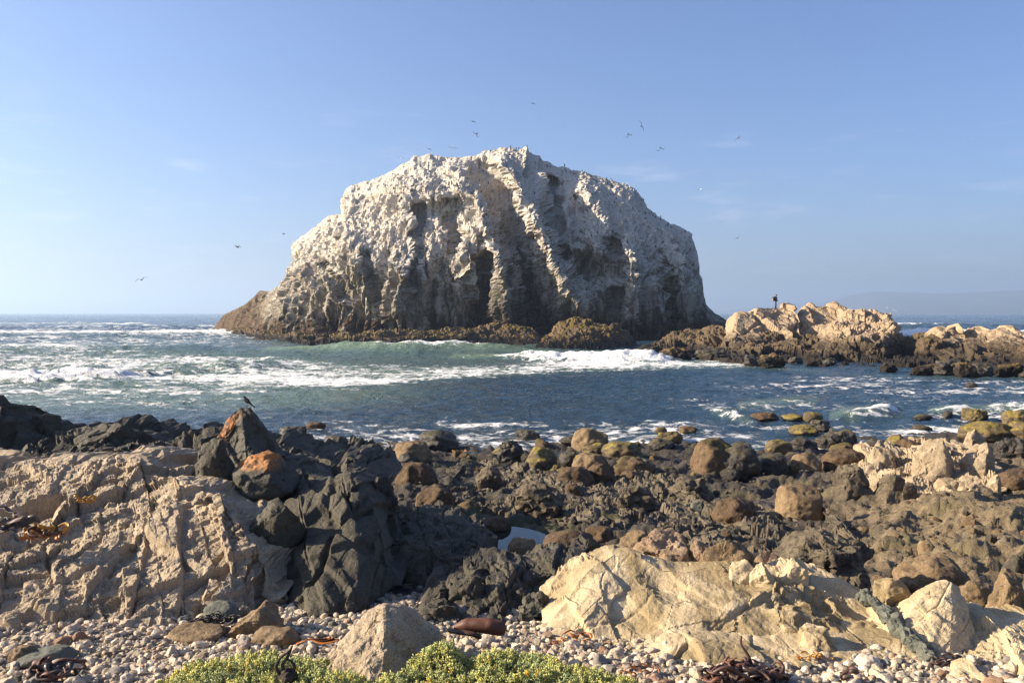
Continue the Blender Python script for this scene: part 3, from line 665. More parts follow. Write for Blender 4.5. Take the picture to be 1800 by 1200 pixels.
def isl_feat(px, py, S):
    r = 0 * px; jx = 5 * fbm(np.stack([px * .02, py * .02, 0 * px], -1).reshape(-1, 3), 3, 201).reshape(px.shape)
    for pts, w, dd in FEAT:
        q = seglist(px + jx, py, pts) / w
        r = r + dd * np.exp(-q ** (2.5 if dd > 0 else 2.0))
    r = r - 5 * np.exp(-((py - 330 - .1 * (px - 700)) / 22.) ** 2) * sstep(620, 660, px) * sstep(840, 790, px)       # sloping shelf of the upper left
    return r * sstep(1.0, .9, S) * sstep(-.05, .12, S)
def isl_disp(p, n):
    p = p * np.array([1, .4, 1])
    rr = rotm(.15, .25, .5)
    ribs = fbm(p * np.array([.24, .24, .03]), 4, 210)
    steep = sstep(.8, .35, n[:, 2])
    d = (1.5 * ribs + facet(p, 3.6, .75, .8, .7, 216, None, (1, 1, .22), .12, .16)) * (.22 + .78 * steep)
    d += facet(p, 2.2, .36, .9, .8, 211, None, (1, 1, .3), .1, .15) + facet(p, 1.0, .19, .9, .7, 212, None, (1, 1, .42), .1, .15) + .16 * fbm(p * 1.2, 3, 215)
    wp = p + 1.5 * np.stack([fbm(p * .12, 2, 221), 0 * p[:, 0], 0 * p[:, 0]], -1)
    c1 = 1 - np.abs(perlin(wp * np.array([.13, .13, .018]), 222)) * 2.2; c2 = 1 - np.abs(perlin(wp * np.array([.34, .34, .06]), 223)) * 2.2; c3 = 1 - np.abs(perlin(wp * np.array([.10, .10, .22]), 224)) * 2.2
    d -= (3.4 * np.clip(c1, 0, 1) ** 7 + 1.5 * np.clip(c2, 0, 1) ** 5) * steep + .25 * np.clip(c3, 0, 1) ** 6
    d += facet(p, .55, .11, .9, .7, 227, None, (1, 1, .6), .1, .2)
    d += joints(p, (.95, .1, .22), 2.2, .4, .9, 225, .6) * (.4 + .6 * steep)
    return d * sstep(-1, 6, p[:, 2] + 1.5)
isl, IV, IN, ISH, _, _ = relief('rock_island', isl_cols(), 480, 260, lambda s: .16 * s + .84 * s ** 3.2, isl_disp, M['island'], back=26, nb=24, crest=.4, fade=.2, feat=isl_feat, dip=.03,
    label='huge rock island whitened by guano, with steep gullied cliffs rising from the sea', cat='rock island')

def jointed(c1, a1, c2, a2, c3, a3, rot, an, seed, fb=.02, fs=3., k1=(-.5, .3, .8), k2=(.85, .2, .45)):
    def f(p, n):
        p = p * np.array([1, .6, 1])
        return facet(p, c1, a1 * .65, .8, .6, seed, rot, an, .07, .06) + joints(p, k1, c2 * 1.1, a2 * .75, .9, seed + 5) + joints(p, k2, c2 * 1.35, a2 * .65, .9, seed + 8) + facet(p, c2, a2 * .4, .9, .8, seed + 1, rot, an, .09, .08) + facet(p, c3, a3 * .75, .9, .6, seed + 2, rot, an) + fb * fbm(p * fs, 4, seed + 3)
    return f
def Dw(py): return 7500.0 / (py - 550)
zlin = lambda s: s
ztop = lambda s: .25 * s + .75 * s ** 2.2
farj = lambda sd_: jointed(5.2, .85, 2.1, .26, .8, .08, rotm(.3, .5, .3), (1, 1, 1.5), sd_, .10, .8)

# reef skirts and far outcrops
def wcol(tx, ty, Dt, bx, by): return (tx, ty, Dt, bx, by + 2, Dw(by) * .99)
skirt, SV, SN, SSH, _, _ = relief('kelp_covered_reef', [wcol(372, 585, 208, 366, 587), wcol(400, 577, 196, 395, 590), wcol(450, 577, 182, 440, 594), wcol(500, 584, 166, 495, 600), wcol(545, 591, 148, 545, 607), wcol(620, 586, 147, 620, 608), wcol(700, 581, 147, 700, 606), wcol(780, 579, 148, 780, 604), wcol(830, 577, 148, 830, 603), wcol(868, 569, 147, 865, 603), wcol(905, 573, 146, 900, 603), wcol(938, 576, 146, 935, 604), wcol(955, 598, 141, 957, 604)],
    300, 46, lambda s: .35 * s + .65 * s ** 3, jointed(3.0, .5, 1.3, .3, .6, .14, rotm(.1, .2, .3), (1, 1, 1.6), 230, .15, .8), M['reef'], back=10, label='long low dark reef hung with kelp along the foot of the rock island', cat='reef')
creef, CV, CN, CSH, _, _ = relief('flat_topped_reef', [wcol(945, 607, 125, 943, 612), wcol(962, 588, 128, 958, 613), wcol(984, 563, 131, 980, 613), wcol(1008, 559, 132, 1008, 613), wcol(1040, 562, 132, 1040, 613), wcol(1066, 567, 131, 1064, 612), wcol(1092, 578, 130, 1090, 611), wcol(1108, 588, 128, 1106, 610), wcol(1116, 603, 126, 1116, 609)],
    150, 56, lambda s: .2 * s + .8 * s ** 4, jointed(2.6, .5, 1.2, .28, .5, .12, rotm(.1, .15, .2), (.8, 1, 2.), 240, .12, .9), M['reef'], back=8, label='flat-topped brown reef with yellow weed in front of the island, waves breaking at it', cat='reef')
relief('dark_rock_shelf', [wcol(1122, 612, 112, 1118, 619), wcol(1150, 603, 116, 1140, 624), wcol(1185, 585, 122, 1180, 628), wcol(1222, 580, 122, 1225, 631), wcol(1262, 573, 118, 1265, 633), wcol(1300, 577, 112, 1300, 638), wcol(1350, 592, 104, 1350, 642), wcol(1430, 592, 102, 1425, 643), wcol(1500, 600, 98, 1490, 644), wcol(1560, 602, 100, 1550, 645), wcol(1590, 592, 110, 1590, 646), wcol(1640, 590, 110, 1640, 648), wcol(1700, 598, 98, 1700, 652), wcol(1760, 605, 92, 1760, 655), wcol(1850, 610, 90, 1850, 660), wcol(1960, 618, 88, 1960, 664)],
    420, 70, zlin, jointed(3.4, .62, 1.5, .40, .65, .17, rotm(.3, .4, .3), (1, 1, 1.5), 250, .12, .9), M['shelf'], back=8, label='broad low shelf of dark wet rock below the sunlit outcrops across the cove', cat='rock shelf')
relief('sunlit_outcrop', [(1282, 600, 100, 1280, 618, 97), (1297, 553, 106, 1290, 622, 95), (1330, 544, 109, 1325, 626, 94), (1352, 541, 111, 1350, 629, 93), (1368, 540, 112, 1370, 630, 93), (1384, 534, 112, 1388, 632, 92), (1396, 538, 111, 1402, 632, 92), (1405, 556, 108, 1412, 632, 92), (1412, 600, 100, 1420, 630, 93)],
    170, 90, zlin, farj(260), M['farock'], back=7, label='sunlit tan outcrop with the person standing on its crest', cat='rock outcrop')
relief('sunlit_outcrop', [(1396, 590, 104, 1392, 620, 99), (1402, 560, 110, 1400, 625, 98), (1414, 540, 113, 1412, 628, 98), (1424, 532, 114, 1424, 628, 98), (1436, 538, 113, 1436, 628, 98), (1452, 536, 113, 1450, 628, 98), (1468, 533, 113, 1466, 628, 98), (1482, 541, 112, 1484, 626, 98), (1496, 548, 110, 1500, 620, 98), (1510, 575, 106, 1512, 612, 100)],
    130, 80, zlin, farj(270), M['farock'], back=6, label='middle of the tan outcrops across the cove, two rounded humps on top', cat='rock outcrop')
relief('sunlit_outcrop', [(1432, 612, 95, 1432, 634, 90), (1452, 590, 98, 1446, 637, 89), (1472, 560, 102, 1464, 638, 88), (1492, 548, 104, 1488, 638, 87), (1510, 545, 104, 1508, 638, 87), (1530, 544, 104, 1530, 637, 87), (1548, 549, 104, 1548, 634, 88), (1566, 551, 104, 1564, 630, 90), (1574, 575, 102, 1574, 624, 92), (1583, 604, 99, 1586, 618, 94)],
    170, 100, lambda s: .5 * s + .5 * s ** 3, jointed(3.2, .6, 1.4, .36, .6, .16, rotm(.2, .3, -.4), (1.4, 1, .8), 280, .12, .8), M['farock'], back=7, label='blocky steep-faced tan outcrop ending in a sheer drop to open sea', cat='rock outcrop')
relief('sunlit_outcrop', [(1648, 600, 90, 1644, 622, 86), (1662, 576, 93, 1656, 628, 85), (1678, 567, 94, 1672, 632, 84), (1690, 570, 94, 1688, 634, 83), (1698, 582, 92, 1698, 636, 83), (1712, 571, 94, 1710, 638, 82), (1726, 572, 94, 1726, 638, 82), (1742, 580, 92, 1742, 640, 82), (1760, 575, 92, 1758, 641, 81), (1780, 573, 92, 1778, 642, 81), (1796, 584, 91, 1796, 644, 80), (1840, 580, 92, 1840, 646, 80), (1940, 584, 92, 1940, 650, 80)],
    200, 80, zlin, farj(290), M['farock'], back=7, label='pale cream outcrop at the right edge across the cove, spray behind it', cat='rock outcrop')

# near outcrops
gj = rotm(.25, .55, .35)
def gran_d(p, n):
    return facet(p * np.array([1, .7, 1]), .8, .075, .8, .6, 300, gj, (1.3, .8, .7), .06, .06) + joints(p, (-.42, .35, .8), .34, .11, .9, 301, .16) + joints(p, (.85, .15, .5), .40, .085, .8, 304, .12) + joints(p, (-.5, .1, .85), .13, .024, .8, 305, .2) + joints(p, (.8, .3, .4), .17, .024, .8, 306, .2) + facet(p, .13, .011, .9, .6, 302, gj, (1.2, 1, .8), .1, .1) + .018 * fbm(p * 6, 4, 303, .6)
relief('granite_outcrop', [(-170, 800, 12.5, -170, 1090, 8.1), (-60, 830, 12.2, -60, 1090, 8.1), (0, 824, 12.2, 0, 1092, 8.1), (40, 812, 12.4, 50, 1096, 8.0), (90, 815, 12.2, 110, 1098, 8.0), (135, 806, 12.2, 170, 1096, 8.0), (180, 803, 12.1, 220, 1096, 8.0), (215, 810, 12., 260, 1098, 8.0), (250, 812, 11.8, 300, 1098, 8.0), (262, 842, 11.2, 330, 1096, 8.0), (300, 838, 11., 360, 1090, 8.1), (330, 846, 10.8, 390, 1082, 8.2), (352, 852, 10.6, 410, 1076, 8.3), (385, 868, 10.2, 440, 1070, 8.4), (410, 905, 9.7, 460, 1064, 8.5), (440, 955, 9.2, 480, 1058, 8.7), (475, 1005, 8.9, 495, 1052, 8.7), (500, 1046, 8.75, 505, 1052, 8.72)],
    340, 200, lambda s: .66 * s + .34 * s ** 2.4, gran_d, M['granite'], back=3, dip=.04, fade=.015, label='big tan granite outcrop with slanting joints, rising from the shingle on the left', cat='rock outcrop')
def dark_attr(V, n):
    return {'lichen': np.zeros(len(V))}
bj = rotm(.3, -.4, .5)
relief('basalt_outcrop', [(330, 850, 11.6, 345, 880, 11), (350, 800, 12.2, 365, 900, 10.6), (385, 790, 12.3, 395, 930, 10), (425, 785, 12.4, 430, 980, 9.6), (470, 792, 12.3, 465, 1030, 9.2), (500, 800, 12.2, 490, 1062, 8.9), (528, 815, 12., 530, 1078, 8.4), (560, 842, 11.3, 570, 1082, 8.3), (590, 834, 11., 605, 1074, 8.5), (615, 832, 10.9, 632, 1064, 8.6), (640, 850, 10.8, 655, 1055, 8.8), (660, 885, 10.4, 672, 1046, 9.0), (676, 935, 10., 686, 1036, 9.2), (694, 1000, 9.6, 700, 1026, 9.4), (706, 1024, 9.5, 708, 1030, 9.45)],
    280, 210, lambda s: .62 * s + .38 * s ** 2.2, jointed(1.2, .15, .5, .085, .2, .014, rotm(.2, .7, .3), (1.3, .7, .7), 310, .02, 4., (.72, .2, .66), (-.35, .2, .9)), M['basalt'], back=2.5, dip=.04, label='big dark basalt wall sloping down beside the tan granite, mostly in shade', cat='rock outcrop')
relief('basalt_ridge', [(-170, 735, 17, -170, 830, 14), (-60, 720, 17, -60, 830, 14), (-14, 700, 17, -10, 830, 14), (4, 704, 17, 4, 832, 14), (16, 735, 17, 20, 832, 14), (52, 752, 17, 50, 830, 14), (90, 765, 17, 90, 828, 14), (122, 762, 17, 122, 828, 14), (150, 748, 17, 150, 830, 14), (190, 745, 17, 190, 835, 13.6), (222, 750, 17, 222, 840, 13.4), (262, 785, 16, 255, 845, 13.2), (300, 776, 16, 300, 860, 12.8), (332, 750, 16, 335, 870, 12.6), (362, 742, 16, 365, 870, 12.6), (395, 745, 16, 400, 860, 12.8), (440, 760, 15.6, 450, 860, 12.8), (500, 770, 15.2, 500, 865, 12.6), (528, 790, 15, 530, 868, 12.5), (580, 802, 15, 580, 868, 12.7), (620, 815, 14.8, 622, 872, 12.7), (650, 848, 14.4, 650, 876, 13), (668, 876, 13.6, 668, 884, 13.2)],
    340, 80, zlin, jointed(1.1, .22, .42, .16, .2, .045, rotm(.2, .5, .3), (1, .8, 1.3), 320, .03, 3.), M['basalt'], back=3, label='jagged black rock ridge at the water behind the granite on the left', cat='rock ridge')
relief('dark_crag', [(684, 1004, 10.6, 690, 1022, 10.2), (698, 940, 11.8, 700, 1028, 10), (716, 905, 12.3, 716, 1032, 9.9), (738, 896, 12.5, 738, 1034, 9.8), (768, 906, 12.4, 768, 1034, 9.8), (798, 900, 12.5, 800, 1030, 9.9), (822, 925, 12.2, 826, 1024, 10.1), (845, 962, 11.6, 848, 1018, 10.2), (868, 1004, 10.8, 868, 1014, 10.5)],
    150, 100, ztop, jointed(.55, .12, .24, .055, .1, .02, rotm(.4, .5, .2), (1, 1, 1.), 330, .02, 4.), M['basalt'], back=1.5, label='craggy black rock between the basalt wall and the blue tide pool', cat='rock')
relief('dark_crag', [(730, 1085, 8.4, 735, 1098, 8.1), (770, 1052, 8.8, 765, 1104, 8), (800, 1030, 9.2, 800, 1104, 7.95), (835, 1005, 9.6, 835, 1102, 8), (862, 988, 9.9, 865, 1100, 8), (892, 1000, 9.7, 895, 1098, 8.1), (925, 978, 10., 925, 1094, 8.1), (955, 985, 9.9, 955, 1090, 8.2), (985, 976, 10., 985, 1086, 8.3), (1020, 980, 10., 1018, 1070, 8.5), (1042, 992, 9.8, 1044, 1056, 8.8), (1066, 1030, 9.2, 1068, 1044, 9)],
    220, 120, zlin, jointed(.6, .13, .27, .06, .11, .018, rotm(.3, .8, .4), (1, .8, 1.3), 340, .014, 4.), M['basalt'], back=1.2, label='greenish black slanting rocks behind the granite boulder, against the cream slab', cat='rock')
cj = rotm(.7, .2, .4)
relief('cream_slab', [(955, 1108, 7.7, 955, 1116, 7.55), (985, 1062, 8.0, 985, 1122, 7.4), (1012, 1022, 8.25, 1015, 1128, 7.3), (1040, 992, 8.45, 1048, 1132, 7.25), (1075, 968, 8.6, 1085, 1136, 7.2), (1110, 966, 8.6, 1120, 1140, 7.15), (1135, 975, 8.5, 1145, 1144, 7.1), (1165, 990, 8.4, 1172, 1146, 7.1), (1200, 996, 8.35, 1205, 1148, 7.05), (1245, 988, 8.4, 1250, 1150, 7.05), (1288, 984, 8.4, 1290, 1150, 7.05), (1312, 1006, 8.25, 1315, 1150, 7.05), (1345, 1000, 8.3, 1345, 1150, 7.05), (1378, 1004, 8.3, 1378, 1152, 7.), (1400, 988, 8.4, 1402, 1152, 7.), (1430, 1000, 8.3, 1430, 1154, 7.), (1465, 1006, 8.3, 1465, 1154, 7.), (1500, 1022, 8.2, 1502, 1154, 7.), (1528, 1040, 8.1, 1532, 1152, 7.), (1556, 1082, 7.7, 1560, 1148, 7.1), (1580, 1128, 7.3, 1582, 1142, 7.2)],
    300, 140, lambda s: .8 * s + .2 * s ** 2, lambda p, n: -.06 + facet(p, 1.0, .06, .8, .0, 350, cj, (1, .5, 1.3), .05, .3) + joints(p, (.8, .2, .55), .55, .035, .6, 357, .2) + joints(p, (-.35, .2, .9), .42, .022, .6, 358, .2) + facet(p, .42, .02, .8, .3, 351, cj, (1, .6, 1.2), .03, .3) + .034 * fbm(p * np.array([2, 1, 2.]), 6, 352, .55) + facet(p, .17, .034, .9, .4, 355, cj) * sstep(.05, .4, fbm(p * np.array([1.3, .6, 1.3]), 2, 356)), M['cream'], back=1.2, dip=.06, fade=.11, label='large smooth cream-coloured rock slab with an olive stain, tilted towards the viewer', cat='rock slab')
relief('cream_ledge', [(1120, 1165, 6.85, 1120, 1172, 6.8), (1170, 1140, 7.0, 1165, 1182, 6.7), (1215, 1126, 7.1, 1215, 1186, 6.62), (1262, 1132, 7.1, 1262, 1184, 6.62), (1320, 1132, 7.1, 1320, 1180, 6.66), (1390, 1142, 7.0, 1390, 1184, 6.62), (1450, 1126, 7.15, 1450, 1186, 6.6), (1520, 1114, 7.3, 1520, 1184, 6.62), (1590, 1110, 7.35, 1590, 1180, 6.66), (1640, 1130, 7.1, 1645, 1174, 6.75), (1668, 1160, 6.85, 1668, 1168, 6.8)],
    260, 70, ztop, jointed(.5, .055, .22, .014, .09, .006, rotm(.2, .1, .3), (1, 1, 1.5), 360, .012, 4.), M['cream'], back=.5, label='low broken ledge of cream rock half buried in shingle below the slab', cat='rock ledge')
relief('cream_ledge', [(1668, 1178, 6.8, 1668, 1190, 6.6), (1690, 1130, 7.1, 1688, 1206, 6.3), (1715, 1098, 7.4, 1712, 1216, 6.2), (1745, 1080, 7.6, 1745, 1220, 6.1), (1770, 1092, 7.5, 1770, 1224, 6.1), (1800, 1085, 7.6, 1800, 1226, 6.1), (1850, 1100, 7.5, 1850, 1226, 6.1), (1950, 1120, 7.4, 1950, 1226, 6.1)],
    150, 90, lambda s: .6 * s + .4 * s ** 2, jointed(.5, .07, .2, .028, .09, .01, rotm(.2, .4, .3), (1, 1, 1.2), 365, .012, 4.), M['cream'], back=.6, label='blocky cream rock in the lower right corner', cat='rock ledge')

def slab_lichen(V, n):
    px = 900 + V[:, 0] * F / V[:, 1]; py = 550 - (V[:, 2] - CAMZ) * F / V[:, 1]
    return {'lichen': sstep(15, 5, np.abs(px - (384 + (775 - py) * .62))) * sstep(718, 735, py) * sstep(796, 775, py)}
SLAB, SLV, _, _, _, _ = relief('pointed_slab', [(378, 812, 11.9, 376, 846, 11.75), (386, 770, 12.0, 388, 850, 11.6), (396, 742, 12.05, 405, 852, 11.5), (410, 724, 12.1, 422, 852, 11.42), (424, 715, 12.1, 436, 852, 11.36), (440, 722, 12.12, 452, 850, 11.4), (458, 744, 12.2, 468, 846, 11.62), (476, 774, 12.25, 486, 840, 11.9), (494, 802, 12.3, 500, 836, 12.1)],
    90, 80, lambda s: s, lambda p, n: joints(p, (.75, .3, .6), .5, .03, .4, 374, .1) + facet(p, .3, .022, .8, .5, 371) + facet(p, .12, .008, .8, .5, 372) + .018 * fbm(p * 5, 4, 373), M['lichen'], back=.7, crest=.8, attrs=slab_lichen, label='pointed dark slab with orange lichen down its left edge, a bird on its tip', cat='rock slab')
relief('cream_block', [(1572, 1138, 7.1, 1572, 1152, 7.0), (1592, 1092, 7.3, 1588, 1160, 6.95), (1616, 1054, 7.5, 1612, 1166, 6.85), (1644, 1030, 7.6, 1640, 1168, 6.82), (1670, 1022, 7.65, 1668, 1166, 6.85), (1686, 1034, 7.65, 1690, 1160, 6.95), (1700, 1072, 7.5, 1704, 1152, 7.05), (1712, 1120, 7.3, 1714, 1146, 7.15)],
    110, 90, lambda s: .8 * s + .2 * s ** 2, lambda p, n: joints(p, (.7, .2, .6), .3, .03, .6, 391, .15) + joints(p, (-.5, .2, .8), .24, .025, .6, 392, .15) + facet(p, .12, .008, .8, .5, 393) + .02 * fbm(p * 5, 5, 394, .55), M['cream'], back=.5, label='cream block with a peaked top right of the green-grey vein', cat='rock')
relief('pointed_boulder', [(560, 1188, 6.30, 560, 1204, 6.2), (585, 1148, 6.42, 580, 1212, 6.08), (618, 1106, 6.5, 615, 1216, 5.98), (645, 1075, 6.55, 650, 1220, 5.92), (675, 1063, 6.55, 676, 1218, 5.95), (700, 1066, 6.6, 706, 1212, 6.1), (722, 1073, 6.65, 732, 1204, 6.3), (745, 1094, 6.68, 756, 1196, 6.42), (772, 1112, 6.7, 778, 1188, 6.52), (796, 1160, 6.7, 798, 1182, 6.6)],
    130, 110, lambda s: .7 * s + .3 * s ** 2, lambda p, n: facet(p, .34, .028, .8, .2, 381, rotm(.2, .3, .4), (1, .6, 1), .04, .2) + facet(p, .1, .007, .8, .4, 382) + .016 * fbm(p * 7, 5, 383, .55), M['granite'], back=.45, label='large pointed granite boulder standing among the green succulents', cat='boulder')

def gcol(tx, ty, bx, by, lift=.97): return (tx, ty, depth_at(tx, ty) * lift, bx, by, depth_at(bx, by) * .995)
relief('granite_mass', [gcol(1500, 834, 1498, 850), gcol(1522, 808, 1515, 866, .93), gcol(1548, 798, 1545, 872, .92), gcol(1578, 806, 1575, 876, .92), gcol(1605, 790, 1605, 878, .9), gcol(1640, 782, 1640, 878, .9), gcol(1678, 796, 1678, 876, .9), gcol(1715, 790, 1712, 874, .9), gcol(1748, 812, 1745, 870, .92), gcol(1770, 845, 1772, 862)],
    150, 70, ztop, jointed(1.0, .2, .42, .13, .18, .035, rotm(.3, .5, .3), (1, .8, 1.1), 400, .03, 3.), M['granite_tan'], back=1.5, label='jagged tan granite mass joining the pale blocks on the right shore', cat='rock outcrop')
crj = lambda sd_: jointed(.8, .13, .36, .10, .15, .04, rotm(.4, .6, .2), (.8, 1, 1.2), sd_, .04, 3.)
relief('tidal_bedrock', [gcol(780, 872, 785, 890), gcol(805, 838, 800, 915), gcol(840, 822, 840, 900), gcol(880, 828, 890, 905), gcol(930, 842, 940, 915), gcol(985, 858, 990, 922), gcol(1050, 862, 1055, 925), gcol(1110, 856, 1110, 928), gcol(1165, 850, 1170, 925), gcol(1215, 862, 1215, 915), gcol(1250, 890, 1250, 905)],
    220, 90, zlin, crj(410), M['crag'], back=1.5, crest=.8, label='rough dark bedrock ridge across the tidal flat below the middle boulders', cat='bedrock')
relief('tidal_bedrock', [gcol(1150, 935, 1150, 952), gcol(1190, 908, 1185, 960), gcol(1240, 915, 1240, 968), gcol(1300, 918, 1300, 972), gcol(1360, 914, 1360, 975), gcol(1420, 920, 1420, 972), gcol(1470, 925, 1475, 965), gcol(1510, 945, 1510, 955)],
    160, 70, zlin, crj(420), M['crag'], back=1.2, crest=.8, label='rough dark bedrock in front of the egg-shaped and squarish boulders', cat='bedrock')

# ------------------------------------------------------------------ loose rocks and boulders
def rock_verts(kind, seed, level, hx, hy, hz):
    d, f = ico(level); rs = np.random.RandomState(seed); off = rs.uniform(-50, 50, 3)
    e = {'b': rs.uniform(2.2, 2.9), 'q': 4.6, 'a': 5.0, 'c': 2.8}[kind]
    r = (np.abs(d) ** e).sum(1) ** (-1 / e)
    npl, lo, hi, soft = {'b': (6, .82, 1.02, .09), 'q': (5, .86, 1.05, .04), 'a': (15, .55, .92, .003), 'c': (9, .66, 1.0, .02)}[kind]
    for i in range(npl):
        n = rs.normal(size=3); n[2] = abs(n[2]) * 1.0 - .15; n /= np.linalg.norm(n)
        c = d @ n; q = np.where(c > .08, rs.uniform(lo, hi) / np.maximum(c, .08), 9.)
        t = np.clip(.5 + .5 * (q - r) / soft, 0, 1); r = q * (1 - t) + r * t - soft * t * (1 - t)
    amp = {'b': .15, 'q': .05, 'a': .06, 'c': .16}[kind]
    r = r * (1 + amp * fbm(d * 1.4 + off, 2, seed % 97))
    v = d * r[:, None]
    v = v / np.array([np.abs(v[:, 0]).max(), np.abs(v[:, 1]).max(), 1.])
    zc = v[:, 2]; v[:, 2] = np.where(zc > 0, zc / zc.max(), zc / -zc.min())
    v = v * np.array([hx, hy, hz]); s = (hx + hz) / 2
    if kind in 'ac':
        rr = rotm(*rs.uniform(-.7, .7, 3)); k = 1.0 if kind == 'a' else 1.8
        dd = facet(v + off, s * .55, s * .045 * k, .9, .8, seed % 89, rr, (1, .9, 1.3), .08) + facet(v + off, s * .22, s * .016 * k, .9, .7, seed % 83, rr) + s * .014 * k * fbm(v / s * 5 + off, 3, 3)
    else:
        dd = s * .035 * fbm(v / s * 3.2 + off, 5, 5, .6) + facet(v + off, s * .8, s * .014, .7, .8, seed % 89, None, (1, 1, 1), .04) + facet(v + off, s * .25, s * .012, .8, .5, seed % 83)
    return v + d * dd[:, None], f

def attr_none(n): return {'lichen': np.zeros(n)}
ROCKS = []
def handle(t):
    for w in (',', ' with ', ' at ', ' in ', ' beside ', ' behind ', ' standing ', ' just ', ' below ', ' awash', ' between ', ' left ', ' right ', ' leaning ', ' lying ', ' alone ', ' wedged ', ' squeezed ', ' and ', ' on ', ' touching ', ' split ', ' shading ', ' topped ', ' of '):
        t = t.split(w)[0]
    return t if 3 <= len(t.split()) <= 6 else None
def rock(kind, x0, x1, y0, y1, mat, label, D=None, cat=None, name=None, sink=.22, dep=None, seed=None, tilt=0., lichen=None, zbase=None):
    cx = (x0 + x1) / 2
    if D is None: D = depth_at(cx, y1)
    k = D / F; hx = (x1 - x0) / 2 * k; hgt = (y1 - y0) * k; sk = sink * hgt
    hz = (hgt + sk) / 2; seed = seed if seed is not None else int(x0 * 7 + y0 * 13 + x1) % 9973
    hy = hx * (dep or random.Random(seed).uniform(.75, 1.0))
    size = max(x1 - x0, y1 - y0); lev = 5 if size > 130 else 4 if size > 42 else 3
    v, f = rock_verts(kind, seed, lev, hx, hy, hz)
    Dc = D + hy * .55
    v = v * (Dc / D)                                           # its middle stands a little behind its front foot
    top = P(cx, y0, Dc); zt = top[2]; zb = zt - 2 * hz * (Dc / D)
    if tilt:
        c, s = math.cos(tilt), math.sin(tilt); v = np.stack([v[:, 0] * c + v[:, 2] * s, v[:, 1], -v[:, 0] * s + v[:, 2] * c], -1)
        v[:, 2] += hz * (Dc / D) - v[:, 2].max()
    at = {'lichen': lichen(v, hx, hz)} if lichen else None
    nm = name or ('boulder' if kind in 'bq' else 'rock')
    me = mesh_from(nm, v, f, True, at)
    if kind in 'ac':
        try: me.set_sharp_from_angle(angle=R(38))
        except Exception: pass
    o = put(nm, me, M[mat], loc=(float(top[0]), Dc, (zt + zb) / 2), label=label, cat=cat or nm)
    ROCKS.append((float(top[0]), Dc, zt, hx, handle(label))); return o

